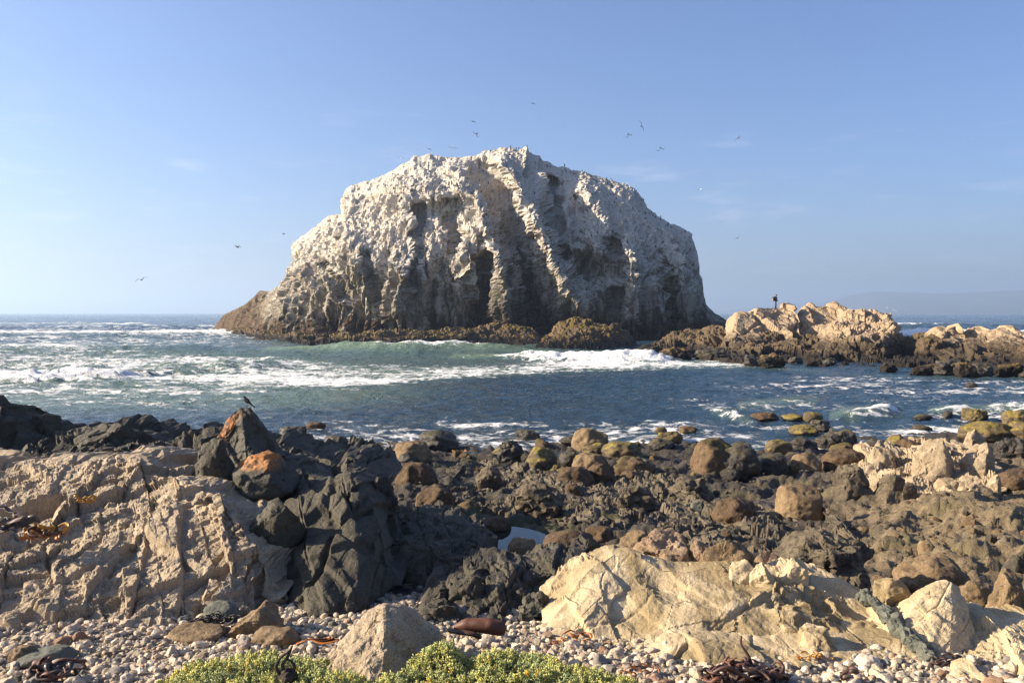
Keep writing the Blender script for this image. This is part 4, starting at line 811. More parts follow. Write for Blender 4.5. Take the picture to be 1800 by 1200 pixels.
T = '''
b 1004 1071 752 792 tan|tan boulder with olive weed cap at the water, above the cracked smooth boulder
b 903 951 755 776 wet|dark knobby boulder standing in the wash left of the tan olive-capped one
c 874 918 772 810 wet|dark greenish block at the shoreline beside the round weed-topped boulder
b 924 980 785 827 olive|round dark boulder with a tuft of olive weed on top
b 1058 1133 775 809 olive|wide knobbly tan and olive boulder behind the big brown one with holes
b 1002 1071 796 842 tan|smooth tan boulder split by a straight crack, in the middle boulder cluster
b 978 1046 820 857 brown|rust-brown boulder in front of the cracked smooth one
b 1030 1078 815 853 brown|upright rounded brown boulder wedged against the rust-brown one
b 1068 1153 802 843 pitted|large brown boulder with dark holes in the middle cluster
b 992 1021 849 873 brown|small squat brown boulder below the rust-brown boulder
b 1090 1134 828 852 brown|low brown boulder at the foot of the large holed one
b 1136 1188 770 793 wet|dark rounded boulder at the edge of the wash, yellow boulder behind it
b 1214 1293 770 838 pitted|tall pitted brown boulder, left of two large ones at the shore
b 1264 1337 780 840 wet|big dark weedy boulder right beside the tall pitted one
b 1156 1194 819 842 wet|dark boulder with hanging weed left of the tall pitted boulder
b 1193 1227 748 761 brown|small brown rock awash beyond the shoreline boulders
b 1150 1173 750 763 olive|small yellow boulder awash, topped with pale weed
b 1154 1201 757 778 olive|flat olive boulder just right of the small yellow one
b 982 1023 793 818 wet|dark boulder between the round weed-topped one and the cracked one
b 1022 1074 778 799 olive|olive boulder squeezed behind the cracked smooth boulder
b 806 844 878 906 brown|brown boulder at the back edge of the blue tide pool
b 845 899 907 936 brown|brown speckled boulder lying in the blue tide pool
b 849 876 935 953 tan|small pale stone standing in the blue tide pool
b 946 1056 929 981 brown|big rounded brown boulder shading its front, right of the tide pool
b 1028 1080 923 966 brown|dark brown boulder behind the big rounded one by the tide pool
b 888 948 946 992 tan|broken tan boulder in front of the tide pool
b 1088 1150 930 974 tan|speckled round boulder touching the top of the cream slab
b 1249 1333 873 920 brown|smooth egg-shaped brown boulder alone on the dark tidal flat
a 1209 1241 879 905 greenstone|small grey-green angular stone left of the egg-shaped boulder
b 733 807 755 792 wet|large black boulder with green weed on top at the waterline
b 690 760 774 812 tan|golden tan boulder leaning against the black weed-topped one
b 690 770 810 859 brown|big rusty brown boulder right of the basalt rocks
b 729 800 854 898 brown|smooth brown boulder just below the big rusty one
b 754 824 889 922 brown|long brown boulder at the back of the black crag
b 490 531 749 769 wet|dark boulder in the water behind the bird's rock
b 537 573 741 754 brown|rounded brown rock awash with white foam at its side
b 568 611 765 781 wet|dark flat-bottomed boulder alone in the wash near the basalt ridge
b 622 656 780 805 olive|olive-brown boulder at the end of the basalt ridge
b 700 735 795 815 wet|small dark boulder below the golden tan one
q 1366 1442 853 918 tan|squarish tan boulder split by a thin crack, shadow to its right
b 1444 1524 787 830 brown|wide rusty boulder in the shoreline row left of the spiky granite
b 1386 1446 795 834 tan|tan boulder with a small round one at its foot
b 1384 1412 813 834 olive|small round olive boulder at the foot of the tan one
b 1383 1438 767 795 wet|shiny black boulder at the water, right of the big dark weedy one
c 1436 1499 757 789 wet|weed-covered lumpy boulder at the water, tallest of the shiny ones
b 1330 1386 795 836 wet|dark boulder in shade beside the big dark weedy one
b 1345 1392 772 800 olive|brown boulder behind the shaded dark one at the shore
b 1573 1706 976 1040 tan|long bean-shaped tan boulder lying behind the cream rocks
b 1682 1748 1016 1074 tan|rounded tan boulder beside the tilted rusty-topped slab
a 1736 1812 1000 1100 tan|tilted angular slab with a rust-coloured top at the right edge
a 1590 1686 766 858 granite_tan|largest block of the pale granite group on the right shore
a 1688 1734 754 800 granite_tan|pale granite block perched highest at the right shore
a 1678 1756 778 850 granite_tan|steep pale granite block leaning right of the largest one
a 1597 1638 814 860 granite_tan|narrow upright granite slab in front of the largest block
a 1520 1578 784 834 granite_tan|spiky weathered granite block left of the largest one
a 1564 1602 818 845 granite_tan|small wedge of granite between the spiky block and the largest one
a 1534 1588 832 876 crag|grey-brown angular block below the spiky granite
a 1457 1530 816 880 crag|dark slanting slab at the foot of the rusty boulder
a 1584 1610 845 880 crag|dark wedge beside the narrow upright granite slab
a 1680 1738 836 874 granite_tan|cracked cream block at the foot of the leaning granite
a 1740 1762 833 866 granite_tan|small upright granite spike at the right of the group
a 1648 1690 840 866 granite_tan|low granite chunk in front of the largest block
b 1692 1774 740 776 olive|long yellow-olive boulder at the right shoreline
b 1762 1812 720 750 olive|weed-spotted boulder highest at the right edge of the shoreline
b 1768 1830 741 776 olive|rounded olive boulder at the right edge below the weed-spotted one
c 1750 1815 768 812 wet|dark craggy boulder at the right edge behind the granite
b 1752 1830 824 860 brown|flat brown boulder in shade at the right edge
b 1558 1595 762 794 olive|brown boulder standing behind the spiky granite
b 1570 1620 771 803 brown|smooth reddish boulder left of the largest granite block
b 1518 1560 770 792 wet|low dark weedy boulder between the shore boulders and the wash
b 1319 1368 724 738 brown|low brown rock awash, left of three in the right-hand surf
b 1374 1414 727 739 olive|flat yellow rock awash, middle of three in the right-hand surf
b 1411 1446 723 741 olive|lumpy brown rock awash, right of three in the surf
b 1386 1440 745 766 olive|yellow-brown rock in the surf nearer the shore
c 1424 1465 738 757 wet|dark broken rock in the surf behind the yellow-brown one
b 1599 1637 746 759 wet|dark low rock in the surf before the pale granite
b 1606 1638 727 737 wet|thin dark rock awash beside the breaking wavelet
b 1657 1675 721 734 wet|tiny dark rock poking out of white foam at right
c 1690 1738 718 741 olive|knobbly brown rock in the surf near the right edge
b 1614 1644 948 975 tan|small tan block lying on the gravelly flat
a 1760 1822 966 1020 basalt|dark green-grey block at the right edge above the rusty slab
c 1306 1342 623 644 wet|low weedy rock awash at the end of the white roller
c 1332 1382 622 647 reef|brown weedy rock awash in front of the dark shelf
c 1386 1412 627 640 wet|small dark rock in the water before the dark shelf
c 1416 1448 630 644 reef|brown rock in the water right of the small dark one
c 1446 1472 628 642 wet|black rock close under the dark shelf
c 1544 1578 638 654 reef|brown rock in the water below the sheer-ended outcrop
c 1598 1650 640 659 reef|golden weedy rock at the tip of the kelp rocks at right
c 1632 1690 632 660 wet|kelp-hung black rock right of the golden one
c 1676 1716 636 663 reef|reddish kelp rock in the row at right
c 1706 1746 636 663 wet|square dark rock at the right of the kelp row
c 1748 1800 638 662 reef|kelp-hung brown rock near the right edge of the far shore
c 1790 1850 640 664 wet|dark kelp rock at the right edge of the far shore
b 1697 1719 671 682 wet|single small dark rock alone in the blue cove water
c 1128 1160 612 630 wet|black weedy rock where the white roller ends
c 1160 1215 610 632 reef|low brown weedy rock behind the end of the roller
c 1220 1290 614 632 wet|long low weedy rock left of the awash pair
a 404 510 1062 1118 tan|wedge-shaped tan boulder with a sloping top, on the shingle
b 352 422 1057 1094 greenstone|smooth dark green stone under the granite outcrop, weed in front
b 36 132 1138 1170 greenstone|flat dark green stone sunk in the shingle at lower left
b 18 66 1134 1166 tan|brown stone beside the flat dark green one
b 300 405 1097 1124 tan|low flat tan stone on the shingle left of the wedge boulder
b 440 530 1103 1136 tan|flat pale stone in front of the wedge boulder
a 0 38 1080 1112 granite|pale block on the shingle at the left edge
c 1116 1226 932 1004 pink|pinkish jagged rock behind the top of the cream slab
a 1206 1262 952 1000 pink|second pinkish rock just right of the jagged one
a 1232 1334 946 1018 tan|tan wedge of rock with a shaded right face behind the slab
a 1318 1372 968 1020 pink|reddish rock in shade between the tan wedge and the mossy crag
c 1360 1540 938 1020 crag|dark mossy hump of rock behind the cream slab
a 1524 1600 1015 1075 cream|cream rock with a mossy top beside the green-grey vein
a 1392 1470 1104 1150 cream|cream rock lump at the right foot of the slab
a 1690 1740 1070 1112 cream|small cream block left of the lower right corner rocks
a 404 522 793 862 lichen|sloping dark block topped with a patch of orange lichen
a 334 420 768 862 basalt|grey-green block left of the lichen-topped one
a 438 534 878 950 basalt|dark block with a sunlit facet low on the basalt wall
a 56 118 727 772 basalt|flat-topped black block at the water far left
c -30 20 700 770 wet|tall dark rock at the left edge with a weed tuft
a 122 262 742 806 basalt|broad black jagged rock at the water, left of the bird's rock
c 640 700 836 900 wet|rough black rock at the right end of the basalt wall
a 788 862 1010 1078 basalt|black rock with a sunlit slanting face behind the granite boulder
c 735 812 1060 1096 basalt|low rugged black rock touching the shingle in the middle
c 905 968 1040 1092 basalt|dark ridged rock left of the cream slab
a 1280 1322 980 1020 cream|upright cream chip at the notch in the slab's crest
a 1316 1360 988 1030 cream|larger cream chip right of the notch in the slab's crest
a 1372 1424 980 1024 cream|jagged cream peak on the right part of the slab's crest
c 1612 1672 588 632 shelf|dark lumpy rock left of the pale cream outcrop across the cove
c 836 886 818 862 crag|grey craggy rock on the flat left of the middle boulders
c 1080 1150 852 900 crag|grey craggy hump on the flat below the large holed boulder
c 900 990 845 905 crag|long grey crag on the flat below the round weed-topped boulder
c 1180 1262 842 880 crag|rough dark crag below the tall pitted boulder
'''
TOPS = {}
def edge_lichen(v, hx, hz): return sstep(-.15, -.55, v[:, 0] / hx) * sstep(-.1, .3, v[:, 2] / hz)
def top_lichen(v, hx, hz): return sstep(.25, .5, v[:, 2] / hz) * sstep(.7, .3, v[:, 0] / hx)
FIXD = {'1612 1672': 88, '1108 1160': 8.3, '1280 1322': 8.2, '1316 1360': 8.1, '1372 1424': 8.15, '404 522': 11.0, '334 420': 11.2, '438 534': 9.55, '56 118': 17.2, '-30 20': 16.8, '122 262': 15.8, '640 700': 11.2, '788 862': 8.7, '735 812': 8.15, '905 968': 8.3, '1524 1600': 7.9, '1392 1470': 7.0, '1690 1740': 7.6, '1172 1222': 7.55,
        '1116 1226': 8.9, '1206 1262': 8.8, '1232 1334': 8.65, '1318 1372': 9.1, '1360 1540': 9.1, '1088 1150': 10.2}
for line in T.strip().splitlines():
    h, label = line.split('|'); k, x0, x1, y0, y1, mt = h.split()
    li = top_lichen if x0 + ' ' + x1 == '404 522' else None
    o = rock(k, *map(float, (x0, x1, y0, y1)), mt, label, D=FIXD.get(x0 + ' ' + x1), lichen=li, sink=.12 if float(y1) < 780 else .22)
    TOPS[x0 + ' ' + x1] = o

# the green-grey vein of harder rock running down between the cream blocks
def vein():
    path = np.array([(1512, 1036, 7.85), (1545, 1060, 7.6), (1572, 1086, 7.3), (1600, 1113, 7.02), (1628, 1140, 6.8), (1648, 1158, 6.68)])
    C = P(path[:, 0], path[:, 1], path[:, 2]); root = put('rock_vein', None, loc=C[3], label='strip of dark green-grey rock running down between the cream blocks', cat='rock vein')
    rs = np.random.RandomState(6)
    for i in range(26):
        t = i / 25 * 5; j = min(int(t), 4); c = C[j] + (C[j + 1] - C[j]) * (t - j) + np.array([rs.uniform(-.03, .03), rs.uniform(-.03, .03), -.035]) - C[3]
        v, f = rock_verts('a', 700 + i, 3, rs.uniform(.05, .085), .07, rs.uniform(.05, .075)); v = v @ rotm(0, rs.uniform(.5, .9), rs.uniform(-.2, .2))
        put('vein_block', mesh_from('vein_block', v + c, f, False), M['greenstone'], root)
vein()

# ------------------------------------------------------------------ shingle and scattered stones
def scatter(n, seed, pxr, Dr, pw=1.0):
    rs = np.random.RandomState(seed)
    D = Dr[0] + (Dr[1] - Dr[0]) * rs.rand(n) ** pw; px = rs.uniform(*pxr, n)
    return (px - 900) / F * D, D, px, rs
ROCKS.append((-.95, 6.3, 2.9, .4, 'large pointed granite boulder'))
def stone_set():
    out = []
    for s in range(12):
        k = 'ab'[s % 3 == 2]; rs = np.random.RandomState(s)
        v, f = rock_verts(k, 500 + s, 3, 1., rs.uniform(.65, .95), rs.uniform(.5, .75)); out.append(mesh_from('beach_stone', v, f, True))
    return out
STONES = stone_set()
for me in STONES:
    me.materials.append(M['stone'])
    try: me.set_sharp_from_angle(angle=R(42))
    except Exception: pass
def put_stones(n, seed, pxr, Dr, sz, label, group, mat=None, name='beach_stone', keep=None, cat='stone', auto=None):
    x, D, px, rs = scatter(n, seed, pxr, Dr); z = ground_z(x, D); k = 0
    for i in range(n):
        if keep is not None and not keep(px[i], D[i], x[i]): continue
        if min(((x[i] - r[0]) ** 2 + (D[i] - r[1]) ** 2) / (r[3] * .9) ** 2 for r in ROCKS) < 1 and D[i] < 9: continue
        s = sz[0] + (sz[1] - sz[0]) * rs.rand() ** 2.2
        lb, gr = label, group
        if auto:
            c = sorted(((x[i] - r[0]) ** 2 + (D[i] - r[1]) ** 2 * .5, r) for r in ROCKS if r[4]); r = c[0][1]; dx = x[i] - r[0]; dd = (D[i] - r[1]) * .6
            rel = ('left of' if dx < 0 else 'right of') if abs(dx) > abs(dd) else ('in front of' if dd < 0 else 'behind')
            near_ = 'close ' if c[0][0] ** .5 < 1.2 else ''
            f_ = (s - sz[0]) / (sz[1] - sz[0]); lb = ('small ' if f_ < .08 else 'big ' if f_ > .45 else '') + auto + ' ' + near_ + rel + ' the ' + r[4]; gr = lb.replace(auto, auto + 's')
        o = put(name, STONES[rs.randint(12)], loc=(x[i], D[i], z[i] + s * .28), label=lb, cat=cat, group=gr)
        o.rotation_euler = (rs.uniform(-.5, .5), rs.uniform(-.5, .5), rs.uniform(0, 6.28)); o.scale = (s, s * rs.uniform(.8, 1.1), s * rs.uniform(.7, 1.1))
        if mat and mat != 'stone': o.material_slots[0].link = 'OBJECT'; o.material_slots[0].material = M[mat]
        k += 1
    return k
def on_beach(px, D, x):
    if 520 < px < 1240 and D > 8.2: return False
    if px > 1200 and D > 6.9: return False
    if px < 520 and D > 8.3: return False
    return True
SH = {'pale cream': 'stone', 'grey': 'stone_grey', 'dark green-grey': 'greenstone', 'rusty brown': 'stone_rust'}
M['stone_grey'] = rock_mat('grey_stone', (.27, .24, .205), (.21, .19, .165), (.33, .30, .26), 9, 120, .6, .01)
M['stone_rust'] = rock_mat('rust_stone', (.33, .20, .115), (.25, .15, .09), (.40, .27, .17), 9, 120, .6, .01)
k = 0
for zone, (p0, p1) in {'on the shingle under the granite outcrop': (-60, 420), 'on the shingle round the pointed granite boulder': (420, 900), 'on the shingle below the cream slab': (900, 1340), 'on the shingle in the lower right': (1340, 1860)}.items():
    for colr, nn in (('pale cream', 46), ('grey', 18), ('dark green-grey', 9), ('rusty brown', 9)):
        k += 1; put_stones(nn, 900 + k, (p0, p1), (5.7, 8.6), (.035, .095), colr + ' fist-sized stone ' + zone, colr + ' stones ' + zone, keep=on_beach, mat=SH[colr])
put_stones(60, 92, (640, 1000), (8.3, 10.2), (.05, .13), 'rounded grey stone in the shaded hollow below the basalt wall', 'stones in the shaded hollow', mat='stone_grey', keep=lambda a, b, c: True, auto='rounded grey stone')
for zone, (p0, p1) in {'left of the egg-shaped boulder': (860, 1240), 'between the egg-shaped and the squarish boulder': (1240, 1440), 'right of the squarish boulder': (1440, 1820)}.items():
    for tone, mt in (('dark grey', 'crag'), ('brown', 'brown')):
        k += 1; put_stones(10, 930 + k, (p0, p1), (12, 24), (.06, .16), tone + ' broken stone on the tidal flat ' + zone, tone + ' stones on the tidal flat ' + zone, mat=mt, name='flat_stone', keep=lambda a, b, c: True, auto=tone + ' broken stone')
put_stones(70, 94, (1400, 1820), (9.5, 16), (.05, .13), 'tan broken stone on the gravelly flat at right', 'stones on the gravelly flat', mat='tan', name='flat_stone', keep=lambda a, b, c: True, auto='tan broken stone')
for zone, (p0, p1) in {'between the rusty boulder and the middle cluster': (690, 990), 'between the middle cluster and the tall pitted boulder': (990, 1240), 'near the squarish boulder': (1240, 1520), 'around the pale granite group': (1520, 1830)}.items():
    for tone, mt in (('brown', 'pitted'), ('black wet', 'wet'), ('olive', 'olive')):
        k += 1; put_stones(6, 960 + k, (p0, p1), (23, 33 + 5 * (p0 > 1500)), (.16, .46), tone + ' boulder in the shoreline jumble ' + zone, tone + ' shoreline boulders ' + zone, mat=mt, name='shore_boulder', keep=lambda a, b, c: True, cat='boulder', auto=tone + ' boulder')

def rubble():
    x, D, px, rs = scatter(1400, 97, (640, 1940), (9.6, 28), 1.2); z = ground_z(x, D); n = len(x); v0, f0 = ico(0); m = len(v0); V = []
    for i in range(n):
        q = np.random.RandomState(i % 60); r = np.ones(m)
        for j in range(8):
            nn = q.normal(size=3); nn /= np.linalg.norm(nn); c = v0 @ nn; r = np.minimum(r, np.where(c > .1, q.uniform(.5, .95) / np.maximum(c, .1), 9))
        s = (.018 + .055 * rs.rand() ** 3) * (.6 + D[i] / 26) * (.55 if px[i] > 1450 else 1.); V.append((v0 * r[:, None]) @ rotm(*rs.uniform(-3, 3, 3)) * s * [1.2, 1, .8] + [x[i], D[i], z[i] + s * .2])
    put('rubble', mesh_from('rubble', np.concatenate(V), (f0[None] + (np.arange(n) * m)[:, None, None]).reshape(-1, 3), False), M['crag'], kind='stuff', label='small dark broken stones strewn over the tidal flat', cat='rubble')
rubble()

def shingle():
    x, D, px, rs = scatter(15000, 95, (-60, 1860), (5.7, 9.6)); z = ground_z(x, D); py = 550 + F * (CAMZ - z) / D
    ok = ~((px > 575) & (px < 780) & (D > 6.0) & (D < 6.6)) & (py < 1240) & (py > 1010) & ~((px > 1010) & (px < 1560) & (D > 7.5)) & ~((px < 480) & (D > 8.35)) & ~((px > 1560) & (D > 7.7)); x, D, px, z = x[ok], D[ok], px[ok], z[ok]
    sz = .010 + .036 * rs.rand(len(x)) ** 2.0 + .03 * (rs.rand(len(x)) > .88) * rs.rand(len(x))
    pal = np.array([(.49, .395, .28), (.57, .465, .34), (.41, .32, .22), (.61, .51, .385), (.36, .30, .245), (.24, .225, .20), (.42, .28, .19), (.20, .21, .18)])
    TV, TF, TT, base = [], [], [], 0
    for lev, msk in ((0, sz < .03), (1, sz >= .03)):
        v0, f0 = ico(lev); m = len(v0); s = sz[msk]; n = len(s); shp = []
        for q_ in range(24):
            q = np.random.RandomState(q_); r = np.ones(m)
            for i in range(7):
                nn = q.normal(size=3); nn /= np.linalg.norm(nn); c = v0 @ nn; r = np.minimum(r, np.where(c > .1, q.uniform(.5, .95) / np.maximum(c, .1), 9))
            shp.append(v0 * r[:, None] * [1.1, q.uniform(.65, 1), q.uniform(.5, .85)])
        V = np.array(shp)[rs.randint(24, size=n)] * s[:, None, None]
        a, b = rs.uniform(0, 6.28, n), rs.uniform(-.6, .6, n); ca, sa, cb, sb = [w[:, None] for w in (np.cos(a), np.sin(a), np.cos(b), np.sin(b))]
        X, Y, Z = V[..., 0], V[..., 1], V[..., 2]; X, Z = X * cb + Z * sb, -X * sb + Z * cb; X, Y = X * ca - Y * sa, X * sa + Y * ca
        TV.append(np.stack([X + x[msk][:, None], Y + D[msk][:, None], Z + (z[msk] + s * .3)[:, None]], -1).reshape(-1, 3))
        TF.append((f0[None] + (np.arange(n) * m)[:, None, None]).reshape(-1, 3) + base); base += n * m
        TT.append(np.repeat(pal[rs.choice(8, n, p=[.24, .22, .18, .14, .1, .05, .04, .03])] * rs.uniform(.62, 1.1, (n, 1)), m, 0))
    put('shingle', mesh_from('shingle', np.concatenate(TV), np.concatenate(TF), False, {'tint': np.concatenate(TT)}), M['shingle'], kind='stuff', label='pale pink-grey shingle of small broken stones covering the beach', cat='shingle')
shingle()

# ------------------------------------------------------------------ succulent mats at the front
MOUNDS = {
    'left': [(330, 1168, 6.0, .42, .5), (400, 1152, 6.05, .35, .5), (470, 1146, 6.1, .30, .5), (545, 1150, 6.05, .28, .5), (600, 1176, 5.7, .3, .4), (420, 1190, 5.6, .5, .5), (540, 1195, 5.5, .4, .5)],
    'right': [(690, 1160, 5.85, .20, .3), (760, 1122, 6.05, .20, .35), (790, 1112, 6.15, .18, .35), (860, 1134, 6.1, .24, .4), (920, 1130, 6.15, .26, .4), (975, 1146, 6.0, .25, .4), (1040, 1166, 5.9, .26, .4), (1110, 1186, 5.8, .22, .35), (720, 1185, 5.6, .3, .35), (830, 1170, 5.7, .35, .4), (940, 1178, 5.6, .4, .4), (1060, 1200, 5.5, .4, .4)]}
def mound_h(key, x, D):
    acc = np.zeros(np.shape(x))
    for (px, py, d, rx, ry) in MOUNDS[key]:
        c = P(px, py, d); q = ((x - c[0]) / rx) ** 2 + ((D - d) / ry) ** 2
        acc = acc + np.exp(8 * (c[2] - 2.2 - (c[2] - 2.2) * .55 * q))
    return 2.2 + np.log(acc + 1e-9) / 8 - .16
def succulents(key, n, seed, label):
    rs = np.random.RandomState(seed); pts = []
    m = MOUNDS[key]; xs = [P(a, b, c)[0] for a, b, c, _, _ in m]
    X = rs.uniform(min(xs) - .45, max(xs) + .3, n * 12); D = rs.uniform(5.2, 6.6, n * 12)
    H = mound_h(key, X, D) + .035 * fbm(np.stack([X * 6, D * 6, 0 * X], -1), 3, seed) * 1.7 + .012 * rs.normal(size=len(X)); py_ = 550 + F * (CAMZ - H) / D; ok = (H > ground_base(X, D) - .01) & (py_ < 1225) & (X * F / D > -680) & (X * F / D < 330)
    X, D, H = X[ok][:n], D[ok][:n], H[ok][:n]; k = len(X)
    e = .01; gx = (mound_h(key, X + e, D) - mound_h(key, X - e, D)) / (2 * e); gy = (mound_h(key, X, D + e) - mound_h(key, X, D - e)) / (2 * e)
    nr = np.stack([-np.clip(gx, -2, 2), -np.clip(gy, -2, 2), np.ones(k)], -1); nr += rs.normal(size=(k, 3)) * .35; nr /= np.linalg.norm(nr, axis=1, keepdims=True)
    L = 12
    lv = np.array([[0, 0, 0], [.34, 0, .45], [-.17, .3, .45], [-.17, -.3, .45], [0, 0, 1.0]]); lf = np.array([[0, 2, 1], [0, 3, 2], [0, 1, 3], [1, 2, 4], [2, 3, 4], [3, 1, 4]])
    th = np.arange(L) * 2.4; up = np.linspace(-.15, 1.0, L)
    dirs = np.stack([np.cos(th) * np.sqrt(1 - np.minimum(up, .98) ** 2), np.sin(th) * np.sqrt(1 - np.minimum(up, .98) ** 2), up], -1)
    t1 = np.cross(nr, [0.3, .8, .1]); t1 /= np.linalg.norm(t1, axis=1, keepdims=True); t2 = np.cross(nr, t1)
    DW = dirs[None, :, 0, None] * t1[:, None] + dirs[None, :, 1, None] * t2[:, None] + dirs[None, :, 2, None] * nr[:, None] + rs.normal(size=(k, L, 3)) * .18
    DW /= np.linalg.norm(DW, axis=-1, keepdims=True)
    s1 = np.cross(DW, [.2, .1, .95]); s1 /= np.linalg.norm(s1, axis=-1, keepdims=True); s2 = np.cross(DW, s1)
    size = rs.uniform(.008, .019, (k, 1, 1, 1)); stem = (np.linspace(0, .026, L))[None, :, None] * nr[:, None] + np.stack([X, D, H], -1)[:, None]
    V = stem[:, :, None] + size * (lv[None, None, :, 0, None] * s1[:, :, None] + lv[None, None, :, 1, None] * s2[:, :, None] + lv[None, None, :, 2, None] * DW[:, :, None] * 1.5)
    fa = (lf[None] + (np.arange(k * L) * 5)[:, None, None]).reshape(-1, 3)
    ye = np.clip(.5 + fbm(np.stack([X * 5, D * 5, 0 * X + seed], -1), 2, 3) * .9 + rs.normal(size=k) * .18, 0, 1)[:, None]
    c = np.array([.25, .30, .13]) * (1 - ye) + np.array([.48, .46, .13]) * ye; c = np.where(rs.rand(k, 1) > .96, np.array([[.55, .38, .05]]), c)
    c = np.repeat(c, L * 5, 0) * rs.uniform(.8, 1.2, (k * L, 1)).repeat(5, 0)
    put('ground_cover', mesh_from('ground_cover', V.reshape(-1, 3), fa, True, {'tint': c}), M['leaf'], kind='stuff', label=label, cat='succulent')
    # soil and old stems under the leaves
    gx_ = np.linspace(min(xs) - .5, max(xs) + .4, 70); gd = np.linspace(4.8, 6.6, 60); GX, GD = np.meshgrid(gx_, gd)
    Hm = np.maximum(mound_h(key, GX, GD) - .02, ground_base(GX, GD) - .05)
    put('mound', mesh_from('mound', np.stack([GX, GD, Hm], -1).reshape(-1, 3), grid_faces(60, 70), True), M['soil'], kind='structure')
M['soil'] = plain('leafy_soil', (.055, .06, .025), .95, (.03, .03, .015), 30)
succulents('left', 1700, 3, 'mat of yellow-green succulent growing left of the pointed granite boulder')
succulents('right', 2500, 4, 'mounded green succulent growing right of the pointed granite boulder')

# ------------------------------------------------------------------ kelp, weed, driftwood
def tube(path, ra, rb=None, ns=7, twist=0.):
    path = np.asarray(path, float); n = len(path); ra = np.broadcast_to(np.asarray(ra, float), n); rb = ra if rb is None else np.broadcast_to(np.asarray(rb, float), n)
    t = np.gradient(path, axis=0); t /= np.linalg.norm(t, axis=1, keepdims=True) + 1e-9
    up = np.array([.13, .21, .97]); s = np.cross(t, up); s /= np.linalg.norm(s, axis=1, keepdims=True) + 1e-9; w = np.cross(s, t)
    if twist: a0 = np.linspace(0, twist, n)[:, None]; s, w = s * np.cos(a0) + w * np.sin(a0), -s * np.sin(a0) + w * np.cos(a0)
    a = np.linspace(0, 2 * np.pi, ns + 1)[:-1]
    V = path[:, None] + np.cos(a)[None, :, None] * s[:, None] * ra[:, None, None] + np.sin(a)[None, :, None] * w[:, None] * rb[:, None, None]
    i = np.arange(n * ns).reshape(n, ns); j = np.roll(i, -1, 1)
    q = np.stack([i[:-1], j[:-1], j[1:], i[1:]], -1).reshape(-1, 4)
    V = np.concatenate([V.reshape(-1, 3), path[:1], path[-1:]])
    c0 = np.stack([np.full(ns, n * ns), j[0], i[0], i[0]], -1); c1 = np.stack([np.full(ns, n * ns + 1), i[-1], j[-1], j[-1]], -1)
    tri = np.concatenate([np.concatenate([q[:, [0, 1, 2]], q[:, [0, 2, 3]]]), c0[:, :3], c1[:, :3]])
    return V, tri
def smooth_path(pts, n=28):
    p = np.asarray(pts, float); k = len(p); t = np.linspace(0, k - 1, n); i = np.clip(np.floor(t).astype(int), 0, k - 2); f = (t - i)[:, None]
    pm, p0, p1, p2 = p[np.maximum(i - 1, 0)], p[i], p[i + 1], p[np.minimum(i + 2, k - 1)]
    return .5 * (2 * p0 + (p1 - pm) * f + (2 * pm - 5 * p0 + 4 * p1 - p2) * f ** 2 + (3 * p0 - pm - 3 * p1 + p2) * f ** 3)
def thing(name, label, cat, loc, group=None):
    return put(name, None, loc=loc, label=label, cat=cat, group=group)
def pile(name, label, px, py, w, h, n, mats, rad, flat, seed, D=None, cat='kelp', length=.45, part='strand', zb=None):
    rs = np.random.RandomState(seed); D = D or depth_at(px, py); c = P(px, py, D); root = thing(name, label, cat, c)
    for i in range(n):
        q = rs.normal(size=2) * .42; a = rs.uniform(0, 6.28); k = 7; pts = []
        p = np.array([q[0] * w, q[1] * w * .5, rs.uniform(.0, h) * max(.15, 1 - abs(q[0]))]); curl = rs.choice([-1, 1]) * rs.uniform(.2, 1.1)
        for j in range(k):
            pts.append(p.copy()); a += curl + rs.uniform(-.6, .6); st = length / k * rs.uniform(.7, 1.3)
            p = p + np.array([math.cos(a) * st, math.sin(a) * st * .7, rs.uniform(-.75, .75) * st]); p[2] = np.clip(p[2], .01, h * 1.3)
            p[0] = np.clip(p[0], -w, w); p[1] = np.clip(p[1], -w * .6, w * .6)
        path = smooth_path(pts, 26); r = rad * rs.uniform(.6, 1.25) * np.interp(np.linspace(0, 1, 26), [0, .1, .8, 1], [.5, 1, .9, .35])
        fl = rs.uniform(*flat); v, f = tube(path, r, r * fl, 7, rs.uniform(-3, 3))
        put(part, mesh_from(part, v, f, True), M[mats[rs.randint(len(mats))]], root)
    return root
pile('kelp_pile', 'tangled heap of dark brown bull kelp at the bottom right of the shingle', 1308, 1196, .30, .13, 46, ['kelp', 'kelp', 'kelp_black', 'kelp_red'], .017, (.6, 1.), 1, D=6.2)
pile('kelp_pile', 'small heap of dark red-brown kelp in the lower left corner', 88, 1188, .20, .10, 14, ['kelp', 'kelp_black', 'kelp_red'], .022, (.3, .8), 2, D=6.3)
pile('kelp_pile', 'black leathery kelp lying on the granite at the left edge', 22, 938, .30, .20, 9, ['kelp_black', 'kelp_black', 'kelp'], .045, (.08, .22), 3, D=9.05, length=.55)
pile('kelp_pile', 'glossy orange kelp straps beside the black kelp on the granite', 80, 944, .20, .10, 14, ['kelp_orange', 'kelp_orange', 'kelp_red', 'kelp_yellow'], .022, (.15, .4), 4, D=9.0, length=.5)
pile('kelp_scrap', 'small yellow scrap of kelp on top of the granite', 150, 883, .10, .07, 9, ['kelp_yellow'], .016, (.2, .5), 5, D=10.2, length=.22)
pile('weed_patch', 'dry black seaweed patch in front of the dark green stone', 372, 1093, .22, .05, 46, ['weed'], .009, (.3, .8), 6, D=7.75, cat='seaweed', length=.2)
pile('kelp_scrap', 'yellow-brown weed scraps on the shingle beside the kelp heap', 1425, 1156, .16, .05, 12, ['kelp_yellow', 'kelp_orange'], .008, (.3, .7), 7, D=6.75, length=.14)
